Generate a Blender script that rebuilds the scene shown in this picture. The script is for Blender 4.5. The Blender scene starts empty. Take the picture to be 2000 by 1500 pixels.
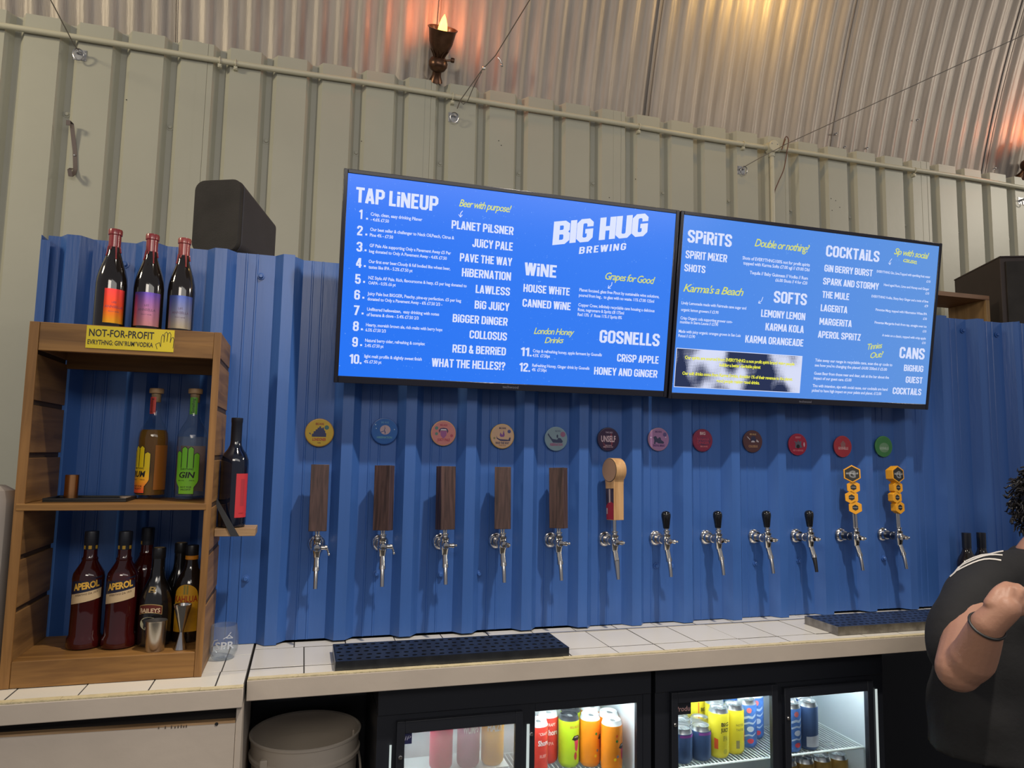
import bpy, bmesh, math, random
from mathutils import Vector, Matrix
from mathutils.bvhtree import BVHTree
random.seed(7)
C = bpy.context.scene.collection
SC = bpy.context.scene

# ------------------------------------------------------------------ camera
FPX = 1387.0
X_ = Vector((4800, -225, -FPX)).normalized()
Z_ = Vector((250, 13900, -FPX)); Z_ = (Z_ - X_ * X_.dot(Z_)).normalized()
Y_ = Z_.cross(X_)
RW = Matrix((X_, Y_, Z_))            # camera frame -> room frame
EYE = Vector((0.0, -2.33, 1.55))
cam_d = bpy.data.cameras.new('camera')
cam_d.sensor_fit = 'HORIZONTAL'; cam_d.sensor_width = 36.0
cam_d.lens = 36.0 * FPX / 2000.0
cam_d.clip_start = 0.02; cam_d.clip_end = 60
cam = bpy.data.objects.new('camera', cam_d); C.objects.link(cam)
cam.matrix_world = Matrix.Translation(EYE) @ RW.to_4x4()
SC.camera = cam

# ------------------------------------------------------------------ light
SC.view_settings.view_transform = 'Standard'
SC.view_settings.look = 'None'
SC.view_settings.gamma = 1.0
SC.view_settings.use_curve_mapping = False
SC.view_settings.exposure = 0.12
w = bpy.data.worlds.new('world'); SC.world = w; w.use_nodes = True
w.node_tree.nodes['Background'].inputs[0].default_value = (0.60, 0.60, 0.66, 1)
w.node_tree.nodes['Background'].inputs[1].default_value = 0.34

def area(name, loc, to, sx, sy, power, col):
    d = bpy.data.lights.new(name, 'AREA'); d.shape = 'RECTANGLE'; d.size = sx; d.size_y = sy
    d.energy = power; d.color = col
    o = bpy.data.objects.new(name, d); C.objects.link(o); o.location = loc
    o.rotation_euler = (Vector(to) - Vector(loc)).to_track_quat('-Z', 'Y').to_euler()
    return o
pd = bpy.data.lights.new('pendant_spot', 'SPOT'); pd.energy = 400; pd.color = (1.0, 0.90, 0.78); pd.spot_size = math.radians(58); pd.spot_blend = 0.7; pd.shadow_soft_size = 0.06
po = bpy.data.objects.new('pendant_spot', pd); C.objects.link(po); po.location = (1.15, -1.75, 4.6)
po.rotation_euler = (Vector((0.95, -0.15, 1.2))-Vector((1.15, -1.75, 4.6))).to_track_quat('-Z', 'Y').to_euler()
area('left_festoon_light', (-3.6, -0.9, 3.9), (-0.4, 0.9, 2.6), 0.5, 0.5, 58, (1.0, 0.86, 0.60))
area('right_festoon_light', (6.3, -1.0, 4.0), (2.6, 0.9, 2.8), 0.5, 0.5, 36, (1.0, 0.90, 0.74))
area('roof_fill_light', (1.5, -3.2, 2.9), (1.5, 0.6, 4.2), 3.0, 0.8, 20, (1.0, 0.95, 0.88))  # unseen fill added behind the camera, aimed at the roof
area('front_fill_light', (-0.6, -4.6, 3.3), (0.2, 0.0, 1.3), 1.6, 0.6, 32, (1.0, 0.90, 0.78))  # unseen fill added in front to brighten the labels and counter

# ------------------------------------------------------------------ pixel -> point helpers (2000 x 1500 photo)
def ray(u, v): return RW @ Vector((u - 1000.0, 750.0 - v, -FPX))
def PY(u, v, y):
    d = ray(u, v); return EYE + d * ((y - EYE.y) / d.y)
def PZ(u, v, z):
    d = ray(u, v); return EYE + d * ((z - EYE.z) / d.z)

# ------------------------------------------------------------------ materials
MATS = {}
def _nt(name):
    m = bpy.data.materials.new(name); m.use_nodes = True
    return m, m.node_tree, m.node_tree.nodes['Principled BSDF']
def srgb(r, g, b):
    f = lambda c: (c/255/12.92 if c/255 <= 0.04045 else ((c/255+0.055)/1.055)**2.4)
    return (f(r), f(g), f(b), 1)
def mat(name, col, rough=0.5, metal=0.0, var=0.0, scale=8.0, bump=0.0, bscale=60.0, coat=0.0, stretch=None, emit=None, estr=0.0, spec=None):
    if name in MATS: return MATS[name]
    m, nt, b = _nt(name)
    N, L = nt.nodes, nt.links
    b.inputs['Base Color'].default_value = col
    b.inputs['Roughness'].default_value = rough
    b.inputs['Metallic'].default_value = metal
    if spec is not None: b.inputs['Specular IOR Level'].default_value = spec
    b.inputs['Coat Weight'].default_value = coat
    if coat: b.inputs['Coat Roughness'].default_value = 0.08
    if emit:
        b.inputs['Emission Color'].default_value = emit; b.inputs['Emission Strength'].default_value = estr
    if var or bump:
        tc = N.new('ShaderNodeTexCoord'); mp = N.new('ShaderNodeMapping')
        L.new(tc.outputs['Object'], mp.inputs[0])
        if stretch: mp.inputs['Scale'].default_value = stretch
        if var:
            n = N.new('ShaderNodeTexNoise'); n.inputs['Scale'].default_value = scale; n.inputs['Detail'].default_value = 6
            L.new(mp.outputs[0], n.inputs['Vector'])
            r = N.new('ShaderNodeValToRGB')
            r.color_ramp.elements[0].position = 0.3; r.color_ramp.elements[1].position = 0.7
            r.color_ramp.elements[0].color = tuple(c*(1-var) for c in col[:3]) + (1,)
            r.color_ramp.elements[1].color = tuple(min(1, c*(1+var)) for c in col[:3]) + (1,)
            L.new(n.outputs[0], r.inputs[0]); L.new(r.outputs[0], b.inputs['Base Color'])
        if bump:
            n2 = N.new('ShaderNodeTexNoise'); n2.inputs['Scale'].default_value = bscale; n2.inputs['Detail'].default_value = 4
            L.new(mp.outputs[0], n2.inputs['Vector'])
            bp = N.new('ShaderNodeBump'); bp.inputs['Strength'].default_value = bump; bp.inputs['Distance'].default_value = 0.004
            L.new(n2.outputs[0], bp.inputs['Height']); L.new(bp.outputs[0], b.inputs['Normal'])
    MATS[name] = m; return m
def wood(name, dark, light, rough=0.55, axis='z', scale=14.0):
    if name in MATS: return MATS[name]
    m, nt, b = _nt(name); N, L = nt.nodes, nt.links
    tc = N.new('ShaderNodeTexCoord'); mp = N.new('ShaderNodeMapping')
    s = {'z': (scale, scale, scale*0.07), 'x': (scale*0.07, scale, scale), 'y': (scale, scale*0.07, scale)}[axis]
    mp.inputs['Scale'].default_value = s
    L.new(tc.outputs['Object'], mp.inputs[0])
    n = N.new('ShaderNodeTexNoise'); n.inputs['Scale'].default_value = 3.0; n.inputs['Detail'].default_value = 9; n.inputs['Distortion'].default_value = 0.6
    L.new(mp.outputs[0], n.inputs['Vector'])
    r = N.new('ShaderNodeValToRGB'); r.color_ramp.elements[0].position = 0.32; r.color_ramp.elements[1].position = 0.68
    r.color_ramp.elements[0].color = dark; r.color_ramp.elements[1].color = light
    L.new(n.outputs[0], r.inputs[0]); L.new(r.outputs[0], b.inputs['Base Color'])
    bp = N.new('ShaderNodeBump'); bp.inputs['Strength'].default_value = 0.25; bp.inputs['Distance'].default_value = 0.003
    L.new(n.outputs[0], bp.inputs['Height']); L.new(bp.outputs[0], b.inputs['Normal'])
    b.inputs['Roughness'].default_value = rough
    MATS[name] = m; return m
def emis(name, col, s=1.0):
    if name in MATS: return MATS[name]
    m, nt, b = _nt(name)
    b.inputs['Base Color'].default_value = (0.01, 0.01, 0.01, 1); b.inputs['Roughness'].default_value = 0.25
    b.inputs['Emission Color'].default_value = col; b.inputs['Emission Strength'].default_value = s
    MATS[name] = m; return m
def clear(name, tint=(1, 1, 1, 1), gloss=0.06, frost=0.0, frostcol=(0.8, 0.8, 0.8, 1)):
    """thin clear glass or tinted liquid: see-through tint under a fresnel gloss"""
    if name in MATS: return MATS[name]
    m = bpy.data.materials.new(name); m.use_nodes = True
    nt = m.node_tree; N, L = nt.nodes, nt.links
    for n in list(N): N.remove(n)
    out = N.new('ShaderNodeOutputMaterial'); tr = N.new('ShaderNodeBsdfTransparent'); tr.inputs[0].default_value = tint
    gl = N.new('ShaderNodeBsdfGlossy'); gl.inputs['Roughness'].default_value = 0.03
    fr = N.new('ShaderNodeFresnel'); ge = N.new('ShaderNodeNewGeometry')   # same index on both faces: light leaves a thin pane unbent
    io = N.new('ShaderNodeMapRange'); io.inputs[3].default_value = 1.45; io.inputs[4].default_value = 1/1.45
    L.new(ge.outputs['Backfacing'], io.inputs[0]); L.new(io.outputs[0], fr.inputs[0])
    mx = N.new('ShaderNodeMixShader'); L.new(fr.outputs[0], mx.inputs[0]); L.new(tr.outputs[0], mx.inputs[1]); L.new(gl.outputs[0], mx.inputs[2])
    last = mx
    if frost:
        df = N.new('ShaderNodeBsdfDiffuse'); df.inputs[0].default_value = frostcol
        m2 = N.new('ShaderNodeMixShader'); m2.inputs[0].default_value = frost
        L.new(mx.outputs[0], m2.inputs[1]); L.new(df.outputs[0], m2.inputs[2]); last = m2
    L.new(last.outputs[0], out.inputs[0]); MATS[name] = m; return m

WHITEWALL = mat('cream_painted_steel', srgb(178, 177, 162), 0.42, 0, 0.035, 2.5, 0.12, 25)
BLUE = mat('blue_painted_steel', srgb(60, 100, 168), 0.34, 0, 0.07, 3.0, 0.15, 18, stretch=(6, 6, 0.6))
ROOF = mat('weathered_roof_steel', srgb(168, 158, 147), 0.45, 0.1, 0.18, 2.4, 0.25, 30, stretch=(9, 1, 1.0))
CHROME = mat('brushed_steel', (0.62, 0.60, 0.57, 1), 0.16, 1.0)
STEEL = mat('satin_steel', (0.52, 0.50, 0.48, 1), 0.33, 1.0)
ZINC = mat('zinc_plate', (0.42, 0.43, 0.45, 1), 0.5, 1.0, 0.25, 40)
BLACKP = mat('black_plastic', (0.012, 0.012, 0.014, 1), 0.35)
BLACKM = mat('black_painted_metal', (0.012, 0.014, 0.02, 1), 0.45)
BEZEL = mat('gloss_black_bezel', (0.012, 0.012, 0.02, 1), 0.22)
TILE = mat('white_glazed_tile', srgb(222, 218, 208), 0.22, 0, 0.03, 4.0)
GROUT = mat('dark_grout', (0.05, 0.045, 0.04, 1), 0.9)
TRIMW = mat('off_white_painted_wood', srgb(196, 184, 170), 0.5, 0, 0.06, 5, 0.15, 30)
CRATEX = wood('oak_stain_lengthwise', srgb(116, 80, 38), srgb(160, 116, 60), axis='x')
CRATEZ = wood('oak_stain_upright', srgb(116, 80, 38), srgb(162, 116, 62), axis='z')
CRATEY = wood('oak_stain_depthwise', srgb(112, 80, 44), srgb(154, 114, 66), axis='y')
PLANKW = wood('pale_pine', srgb(120, 92, 62), srgb(190, 156, 116), axis='x')
WALNUT = wood('walnut', srgb(46, 32, 32), srgb(88, 64, 60), axis='z', scale=30)
BEECH = wood('beech', srgb(172, 130, 84), srgb(206, 164, 116), axis='z', scale=20)
WHITEP = mat('white_print', (0.8, 0.8, 0.8, 1), 0.5)
BLACKPR = mat('black_print', (0.015, 0.015, 0.015, 1), 0.5)

# ------------------------------------------------------------------ mesh builder
class MB:
    def __init__(s): s.v = []; s.f = []
    def add(s, vs, fs):
        n = len(s.v); s.v += [Vector(p) for p in vs]; s.f += [tuple(i+n for i in f) for f in fs]; return s
    def box(s, x0, x1, y0, y1, z0, z1):
        vs = [(x, y, z) for x in (x0, x1) for y in (y0, y1) for z in (z0, z1)]
        return s.add(vs, [(0, 1, 3, 2), (4, 6, 7, 5), (0, 4, 5, 1), (2, 3, 7, 6), (0, 2, 6, 4), (1, 5, 7, 3)])
    def lathe(s, prof, c=(0, 0, 0), axis='z', n=24, cap=True, a0=0.0, a1=2*math.pi):
        c = Vector(c); full = abs(a1-a0) > 6.28; m = n if full else n+1; base = len(s.v); vs = []
        for r, z in prof:
            for i in range(m):
                a = a0 + (a1-a0)*i/n
                p = (r*math.cos(a), r*math.sin(a), z)
                if axis == 'y': p = (p[0], -p[2], p[1])     # local z -> -y (towards the room)
                elif axis == 'x': p = (p[2], p[0], p[1])
                vs.append(c + Vector(p))
        fs = []
        for j in range(len(prof)-1):
            for i in range(n if full else n):
                k = (i+1) % m if full else i+1
                fs.append((j*m+i, j*m+k, (j+1)*m+k, (j+1)*m+i))
        if cap and full:
            if prof[0][0] > 1e-5: fs.append(tuple(range(m-1, -1, -1)))
            if prof[-1][0] > 1e-5: fs.append(tuple((len(prof)-1)*m+i for i in range(m)))
        return s.add(vs, fs)
    def cyl(s, p0, p1, r0, r1=None, n=12, cap=True):
        r1 = r0 if r1 is None else r1
        p0, p1 = Vector(p0), Vector(p1); d = (p1-p0).normalized()
        a = d.orthogonal().normalized(); b = d.cross(a)
        vs = [p0+(a*math.cos(t)+b*math.sin(t))*r0 for t in [2*math.pi*i/n for i in range(n)]]
        vs += [p1+(a*math.cos(t)+b*math.sin(t))*r1 for t in [2*math.pi*i/n for i in range(n)]]
        fs = [(i, (i+1) % n, n+(i+1) % n, n+i) for i in range(n)]
        if cap: fs += [tuple(range(n-1, -1, -1)), tuple(range(n, 2*n))]
        return s.add(vs, fs)
    def tube(s, pts, r, n=8, closed=False):
        pts = [Vector(p) for p in pts]; m = len(pts); vs = []; prev = None
        for i, p in enumerate(pts):
            d = (pts[(i+1) % m]-pts[i-1]) if closed else (pts[min(i+1, m-1)]-pts[max(i-1, 0)])
            d.normalize()
            a = d.orthogonal() if prev is None else (prev - d*prev.dot(d))
            a.normalize(); prev = a; b = d.cross(a)
            rr = r[i] if isinstance(r, (list, tuple)) else r
            vs += [p+(a*math.cos(t)+b*math.sin(t))*rr for t in [2*math.pi*k/n for k in range(n)]]
        fs = []
        for i in range(m if closed else m-1):
            j = (i+1) % m
            fs += [(i*n+k, i*n+(k+1) % n, j*n+(k+1) % n, j*n+k) for k in range(n)]
        if not closed: fs += [tuple(range(n-1, -1, -1)), tuple((m-1)*n+k for k in range(n))]
        return s.add(vs, fs)
    def prism(s, poly, y0, y1, f=None):
        """2-D polygon (x,z) extruded from y0 to y1; f maps each point"""
        n = len(poly); vs = [(x, y0, z) for x, z in poly]+[(x, y1, z) for x, z in poly]
        fs = [tuple(range(n)), tuple(range(2*n-1, n-1, -1))]+[(i, i+n, (i+1) % n+n, (i+1) % n) for i in range(n)]
        if f: vs = [f(Vector(p)) for p in vs]
        return s.add(vs, fs)
    def patch(s, poly, f, y=0.0, dx=.002):
        """filled polygon cut into narrow upright strips so that it can be bent round a can"""
        xa = min(p[0] for p in poly); xb = max(p[0] for p in poly); n = max(2, int((xb-xa)/dx)); m = len(poly)
        def cross(x):
            z = []
            for i in range(m):
                (x0, z0), (x1, z1) = poly[i], poly[(i+1) % m]
                if (x0 <= x) != (x1 <= x): z.append(z0+(z1-z0)*(x-x0)/(x1-x0))
            return sorted(z)
        for i in range(n):
            a = xa+(xb-xa)*i/n; b = xa+(xb-xa)*(i+1)/n; l, r = cross(a+1e-5), cross(b-1e-5); c = cross((a+b)/2)
            if len(l) != len(c): l = c
            if len(r) != len(c): r = c
            for k in range(0, len(c)-1, 2):
                s.add([f(Vector(q)) for q in ((a, y, l[k]), (b, y, r[k]), (b, y, r[k+1]), (a, y, l[k+1]))], [(0, 1, 2, 3)])
        return s
    def flat(s, v2, faces, y, f=None):
        vs = [Vector((x, y, z)) for x, z in v2]
        if f: vs = [f(p) for p in vs]
        return s.add(vs, faces)
    def arcpatch(s, R, z0, z1, a0, a1, n=14, c=(0, 0, 0)):
        """label patch on an upright cylinder, angles measured from -y (towards the room)"""
        vs = []
        for i in range(n+1):
            a = a0+(a1-a0)*i/n
            for z in (z0, z1): vs.append((c[0]+R*math.sin(a), c[1]-R*math.cos(a), c[2]+z))
        return s.add(vs, [(2*i, 2*i+2, 2*i+3, 2*i+1) for i in range(n)])
    def ball(s, c, r, n=12, sz=1.0):
        prof = [(r*math.sin(t), -r*sz*math.cos(t)) for t in [math.pi*i/(n//2+2) for i in range(n//2+3)]]
        prof[0] = (1e-6, prof[0][1]); prof[-1] = (1e-6, prof[-1][1])
        return s.lathe(prof, c, n=n, cap=False)
    def xf(s, M):
        s.v = [M @ p for p in s.v]; return s
    def join(s, o): return s.add(o.v, o.f)
    def build(s, name, m, parent=None, o=(0, 0, 0), bev=0.0, smooth=True, loc=None, ang=35, kind=None, label=None, solid=0.0):
        o = Vector(o)
        me = bpy.data.meshes.new(name)
        me.from_pydata([p-o for p in s.v], [], s.f); me.validate(clean_customdata=False)
        bm = bmesh.new(); bm.from_mesh(me)
        bmesh.ops.recalc_face_normals(bm, faces=bm.faces); bm.to_mesh(me); bm.free()
        if isinstance(m, (list, tuple)):
            for q in m: me.materials.append(q)
        else: me.materials.append(m)
        if smooth:
            me.shade_smooth(); me.set_sharp_from_angle(angle=math.radians(ang))
        ob = bpy.data.objects.new(name, me); C.objects.link(ob)
        if bev:
            b = ob.modifiers.new('bevel', 'BEVEL'); b.width = bev; b.segments = 2; b.limit_method = 'ANGLE'; b.angle_limit = math.radians(40)
        if solid:
            sd = ob.modifiers.new('solid', 'SOLIDIFY'); sd.thickness = solid; sd.offset = 0
        if parent: ob.parent = parent
        elif loc is None: ob.location = o
        if loc is not None: ob.location = loc
        if kind: ob['kind'] = kind
        if label: ob['label'] = label
        return ob
def tag(o, label, cat, group=None):
    o['label'] = label; o['category'] = cat
    if group: o['group'] = group
    return o
def thing(name, label, cat, loc=(0, 0, 0), group=None, rz=0.0):
    o = bpy.data.objects.new(name, None); C.objects.link(o); o.location = loc; o.rotation_euler = (0, 0, rz)
    o.empty_display_size = 0.05
    return tag(o, label, cat, group)
def setting(name, loc=(0, 0, 0)):
    o = bpy.data.objects.new(name, None); C.objects.link(o); o.location = loc; o['kind'] = 'structure'; o.empty_display_size = .05
    return o
def dup(root, loc, rz=None, label=None, group=None):
    r = root.copy(); C.objects.link(r); r.location = loc
    if rz is not None: r.rotation_euler = (0, 0, rz)
    if label: r['label'] = label
    if group: r['group'] = group
    for ch in list(root.children):
        c = ch.copy(); C.objects.link(c); c.parent = r
        for g in ch.children:
            d = g.copy(); C.objects.link(d); d.parent = c
    return r

# ------------------------------------------------------------------ lettering
_TX = {}
def text2d(s, bold=0.0, shear=0.0, space=1.0):
    """flat glyph mesh of a string: (verts, faces, x0, x1, capheight)"""
    key = (s, bold, shear, space)
    if key in _TX: return _TX[key]
    cu = bpy.data.curves.new('t', 'FONT'); cu.body = s; cu.size = 1.0; cu.offset = bold; cu.shear = shear
    cu.space_character = space; cu.resolution_u = 2; cu.fill_mode = 'FRONT'
    ob = bpy.data.objects.new('t', cu)
    me = bpy.data.meshes.new_from_object(ob)
    vs = [(v.co.x, v.co.y) for v in me.vertices]; fs = [tuple(p.vertices) for p in me.polygons]
    bpy.data.objects.remove(ob); bpy.data.meshes.remove(me); bpy.data.curves.remove(cu)
    x0 = min(v[0] for v in vs); x1 = max(v[0] for v in vs)
    _TX[key] = (vs, fs, x0, x1)
    return _TX[key]
CAP = 0.729
# heavy condensed capitals drawn as mitred strokes (menu headings)
_L, _R, _T, _B = .085, .415, .915, .085
_O = [(_L, .19), (_L, .81), (.165, _T), (.335, _T), (_R, .81), (_R, .19), (.335, _B), (.165, _B)]
_C = [(_R, .66), (_R, .81), (.335, _T), (.165, _T), (_L, .81), (_L, .19), (.165, _B), (.335, _B), (_R, .19), (_R, .36)]
_6 = [(_R, .72), (_R, .81), (.335, _T), (.165, _T), (_L, .81), (_L, .19), (.165, _B), (.335, _B), (_R, .19), (_R, .47), (.34, .57), (.10, .55)]
_P = [(_L, 0), (_L, _T), (.33, _T), (_R, .82), (_R, .55), (.33, .44), (_L, .44)]
GLY = {
 'A': (.50, [[(.075, 0), (.235, 1)], [(.425, 0), (.265, 1)], [(.14, .26), (.36, .26)]]),
 'B': (.50, [[(_L, _B), (_L, _T), (.32, _T), (.405, .83), (.405, .62), (.33, .52), (_R, .42), (_R, .18), (.33, _B), 0], [(_L, .52), (.33, .52)]]),
 'C': (.50, [_C]), 'D': (.50, [[(_L, _B), (_L, _T), (.32, _T), (_R, .80), (_R, .20), (.32, _B), 0]]),
 'E': (.43, [[(.42, _T), (_L, _T), (_L, _B), (.42, _B)], [(_L, .51), (.37, .51)]]), 'F': (.42, [[(.41, _T), (_L, _T), (_L, 0)], [(_L, .49), (.36, .49)]]),
 'G': (.50, [_C[:-1]+[(_R, .46), (.26, .46)]]), 'H': (.50, [[(_L, 0), (_L, 1)], [(_R, 0), (_R, 1)], [(_L, .5), (_R, .5)]]),
 'I': (.17, [[(.085, 0), (.085, 1)]]), 'i': (.17, [[(.085, 0), (.085, .74)], [(.085, .83), (.085, 1)]]),
 'J': (.42, [[(.335, 1), (.335, .19), (.265, _B), (.145, _B), (.08, .19), (.08, .32)]]), 'K': (.50, [[(_L, 0), (_L, 1)], [(.42, 1), (.16, .44)], [(.22, .60), (.43, 0)]]),
 'L': (.38, [[(_L, 1), (_L, _B), (.38, _B)]]), 'M': (.66, [[(_L, 0), (_L, 1)], [(.575, 0), (.575, 1)], [(.11, .97), (.33, .28)], [(.55, .97), (.33, .28)]]),
 'N': (.52, [[(_L, 0), (_L, 1)], [(.435, 0), (.435, 1)], [(.10, .96), (.42, .04)]]), 'O': (.50, [_O+[0]]), 'P': (.50, [_P]), 'R': (.50, [_P, [(.27, .46), (.425, 0)]]),
 'S': (.50, [[(_R, .68), (_R, .81), (.335, _T), (.165, _T), (_L, .81), (_L, .67), (.14, .58), (.36, .42), (_R, .33), (_R, .19), (.335, _B), (.165, _B), (_L, .19), (_L, .32)]]),
 'T': (.46, [[(0, _T), (.46, _T)], [(.23, 0), (.23, _T)]]), 'U': (.50, [[(_L, 1), (_L, .19), (.165, _B), (.335, _B), (_R, .19), (_R, 1)]]),
 'V': (.50, [[(.07, 1), (.235, 0)], [(.43, 1), (.265, 0)]]), 'W': (.70, [[(.07, 1), (.19, 0)], [(.335, 1), (.21, 0)], [(.365, 1), (.49, 0)], [(.63, 1), (.51, 0)]]),
 'X': (.50, [[(.08, 0), (.42, 1)], [(.08, 1), (.42, 0)]]), 'Y': (.50, [[(.07, 1), (.25, .40)], [(.43, 1), (.25, .40)], [(.25, .46), (.25, 0)]]), 'Z': (.46, [[(.04, _T), (.37, _T), (.09, _B), (.44, _B)]]),
 '&': (.52, [[(.47, 0), (.13, .72), (.14, .86), (.22, .93), (.30, .86), (.30, .74), (.09, .36), (.09, .17), (.17, _B), (.30, _B), (.45, .44)]]),
 '!': (.17, [[(.085, .30), (.085, 1)], [(.085, 0), (.085, .18)]]), '.': (.17, [[(.085, 0), (.085, .18)]]),
 '?': (.46, [[(_L, .68), (_L, .82), (.16, _T), (.30, _T), (.38, .82), (.38, .66), (.23, .48), (.23, .29)], [(.23, 0), (.23, .18)]]),
 '1': (.34, [[(.245, 0), (.245, 1)], [(.03, .74), (.20, .92)]]), '2': (.50, [[(_L, .68), (_L, .82), (.165, _T), (.335, _T), (_R, .82), (_R, .66), (.10, .17), (.10, _B), (.48, _B)]]),
 '3': (.50, [[(_L, .72), (_L, .82), (.165, _T), (.335, _T), (_R, .82), (_R, .62), (.32, .52), (_R, .42), (_R, .18), (.335, _B), (.165, _B), (_L, .18), (_L, .30)], [(.20, .52), (.33, .52)]]),
 '4': (.50, [[(.345, 0), (.345, 1)], [(.31, .97), (.07, .30)], [(.02, .26), (.49, .26)]]), '5': (.50, [[(.44, _T), (.10, _T), (.10, .50), (.32, .57), (_R, .47), (_R, .18), (.335, _B), (.165, _B), (_L, .18), (_L, .30)]]),
 '6': (.50, [_6]), '9': (.50, [[(.5-x, 1-z) for x, z in _6]]), '7': (.46, [[(.02, _T), (.39, _T), (.17, 0)]]), '0': (.50, [_O+[0]]),
 '8': (.50, [[(.095, .62), (.095, .82), (.17, _T), (.33, _T), (.405, .82), (.405, .62), (.33, .52), (_R, .42), (_R, .18), (.335, _B), (.165, _B), (_L, .18), (_L, .42), (.17, .52), 0], [(.15, .52), (.35, .52)]])}
def ribbon(pts, t, vs, fs):
    closed = pts[-1] == 0; pts = [Vector(p) for p in (pts[:-1] if closed else pts)]; n = len(pts); base = len(vs)
    for i in range(n):
        d0 = (pts[i]-pts[i-1]).normalized() if (i or closed) else None; d1 = (pts[(i+1) % n]-pts[i]).normalized() if (i < n-1 or closed) else None
        if d0 is None: d0 = d1
        if d1 is None: d1 = d0
        nn = Vector((-(d0.y+d1.y), d0.x+d1.x)).normalized(); k = t/2/max(.5, nn.dot(Vector((-d0.y, d0.x))))
        vs += [tuple(pts[i]+nn*k), tuple(pts[i]-nn*k)]
    for i in range(n if closed else n-1):
        j = (i+1) % n; fs.append((base+2*i, base+2*i+1, base+2*j+1, base+2*j))
def block2d(s, t, shear, gap):
    vs, fs, x = [], [], 0.0
    for ch in s:
        if ch == ' ': x += .20; continue
        w_, st = GLY[ch]; v2, f2 = [], []
        for p in st: ribbon(p, t, v2, f2)
        b0 = len(vs); vs += [(x+a+shear*b, b) for a, b in v2]; fs += [tuple(q+b0 for q in f_) for f_ in f2]; x += w_+gap
    return vs, fs, min(v[0] for v in vs), max(v[0] for v in vs)
def put_text(mb, s, x0, x1, z, cap, y=0.0, bold=0.0, shear=0.0, space=1.0, rot=0.0, f=None):
    # string fitted between x0 and x1 on baseline z with the given cap height, in an x-z plane
    if isinstance(bold, str):
        vs, fs, a, b = block2d(s, float(bold), shear, .05*space); k = (x1-x0)/(b-a); cr, sr = math.cos(rot), math.sin(rot)
        mb.flat([(x0+(px-a)*k*cr-pz*cap*sr, z+(px-a)*k*sr+pz*cap*cr) for px, pz in vs], fs, y, f); return
    vs, fs, a, b = text2d(s, bold, shear, space)
    k = (x1-x0)/(b-a); h = cap/CAP; cr, sr = math.cos(rot), math.sin(rot)
    out = []
    for px, pz in vs:
        X = (px-a)*k; Z = pz*h
        out.append((x0+X*cr-Z*sr, z+X*sr+Z*cr))
    mb.flat(out, fs, y, f)
def wrap(R, c=(0, 0, 0), yaw=0.0):
    """bend a flat x-z drawing round an upright cylinder, x = arc length, facing -y"""
    def f(p):
        a = p.x/R+yaw; rr = R+abs(p.y)
        return Vector((c[0]+rr*math.sin(a), c[1]-rr*math.cos(a), c[2]+p.z))
    return f

# ================================================================== SETTING
def corrug(xs_ys, z0, z1, name, m, parent, nz=1, thick=0.0012):
    mb = MB(); n = len(xs_ys)
    vs = []
    for z in [z0+(z1-z0)*k/nz for k in range(nz+1)]:
        vs += [(x, y, z) for x, y in xs_ys]
    fs = [(j*n+i, j*n+i+1, (j+1)*n+i+1, (j+1)*n+i) for j in range(nz) for i in range(n-1)]
    mb.add(vs, fs)
    return mb.build(name, m, parent, smooth=False, solid=thick)

# --- cream profiled steel wall, one metre behind the taps
WY = 0.9646; WTOP = 3.365; G0 = -1.272+0.031   # centre of first groove
wall_back = setting('wall_back', (0, 0, 0))
def groove_y(x):
    t = ((x-G0+0.101) % 0.202)-0.101
    a = abs(t); fl, sl = 0.011, 0.035
    return 0.034 if a < fl else (0.0 if a > sl else 0.034*(sl-a)/(sl-fl))
k0 = -11
for sh in range(12):
    xs = []
    a = G0+(k0+sh*5)*0.202-0.101
    for g in range(5):
        c = a+0.101+g*0.202
        xs += [(c-0.101, 0), (c-0.060, 0), (c-0.058, 0.0025), (c-0.055, 0.0)] if g == 0 else [(c-0.060, 0)]
        xs += [(c-0.036, 0), (c-0.012, 0.040), (c+0.012, 0.040), (c+0.036, 0), (c+0.062, 0)]
    xs.append((a+5*0.202+0.012, 0))
    corrug([(x, WY+y-(0.0012 if sh % 2 else 0)) for x, y in xs], 0.0, WTOP+random.uniform(-.003, .003), 'steel_sheet', WHITEWALL, wall_back)
# screws with washers down in the grooves
def screw_mb(c, r=0.0145):
    mb = MB(); mb.lathe([(r, 0), (r, 0.003), (r*.62, 0.0035), (r*.6, 0.009), (r*.45, 0.011)], c, axis='y', n=10); return mb
base = screw_mb((0, 0, 0)).build('screw', WHITEWALL, wall_back, loc=(0, 0, 0))
first = True
for zz in (2.965, 2.266, 1.3):
    for k in range(0, 29, 2):
        x = G0+(k-1)*0.202 if False else G0+0.202*(k+1) if zz > 0 else 0
        if not (-1.2 < x < 4.9): continue
        if zz < 2.9 and x > -0.7: continue
        o = base if first else base.copy()
        if not first: C.objects.link(o); o.parent = wall_back
        o.location = (x+0.002, WY+0.0395, zz+random.uniform(-.004, .004)); first = False
# stray old fixing holes (small rawl marks) on the flats
mb = MB()
for u, v in [(733, 270), (738, 293), (706, 276), (728, 291), (974, 275), (979, 284), (1245, 330), (1265, 338), (1241, 350), (1259, 357), (1190, 386), (1623, 388), (1632, 392), (1640, 405), (1625, 411), (247, 195)]:
    p = PY(u, v, WY); mb.lathe([(0.0028, 0), (0.0028, 0.001)], (p.x, WY-0.0003, p.z), axis='y', n=6)
mb.build('fixing_hole', BLACKPR, wall_back, kind='stuff')

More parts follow.
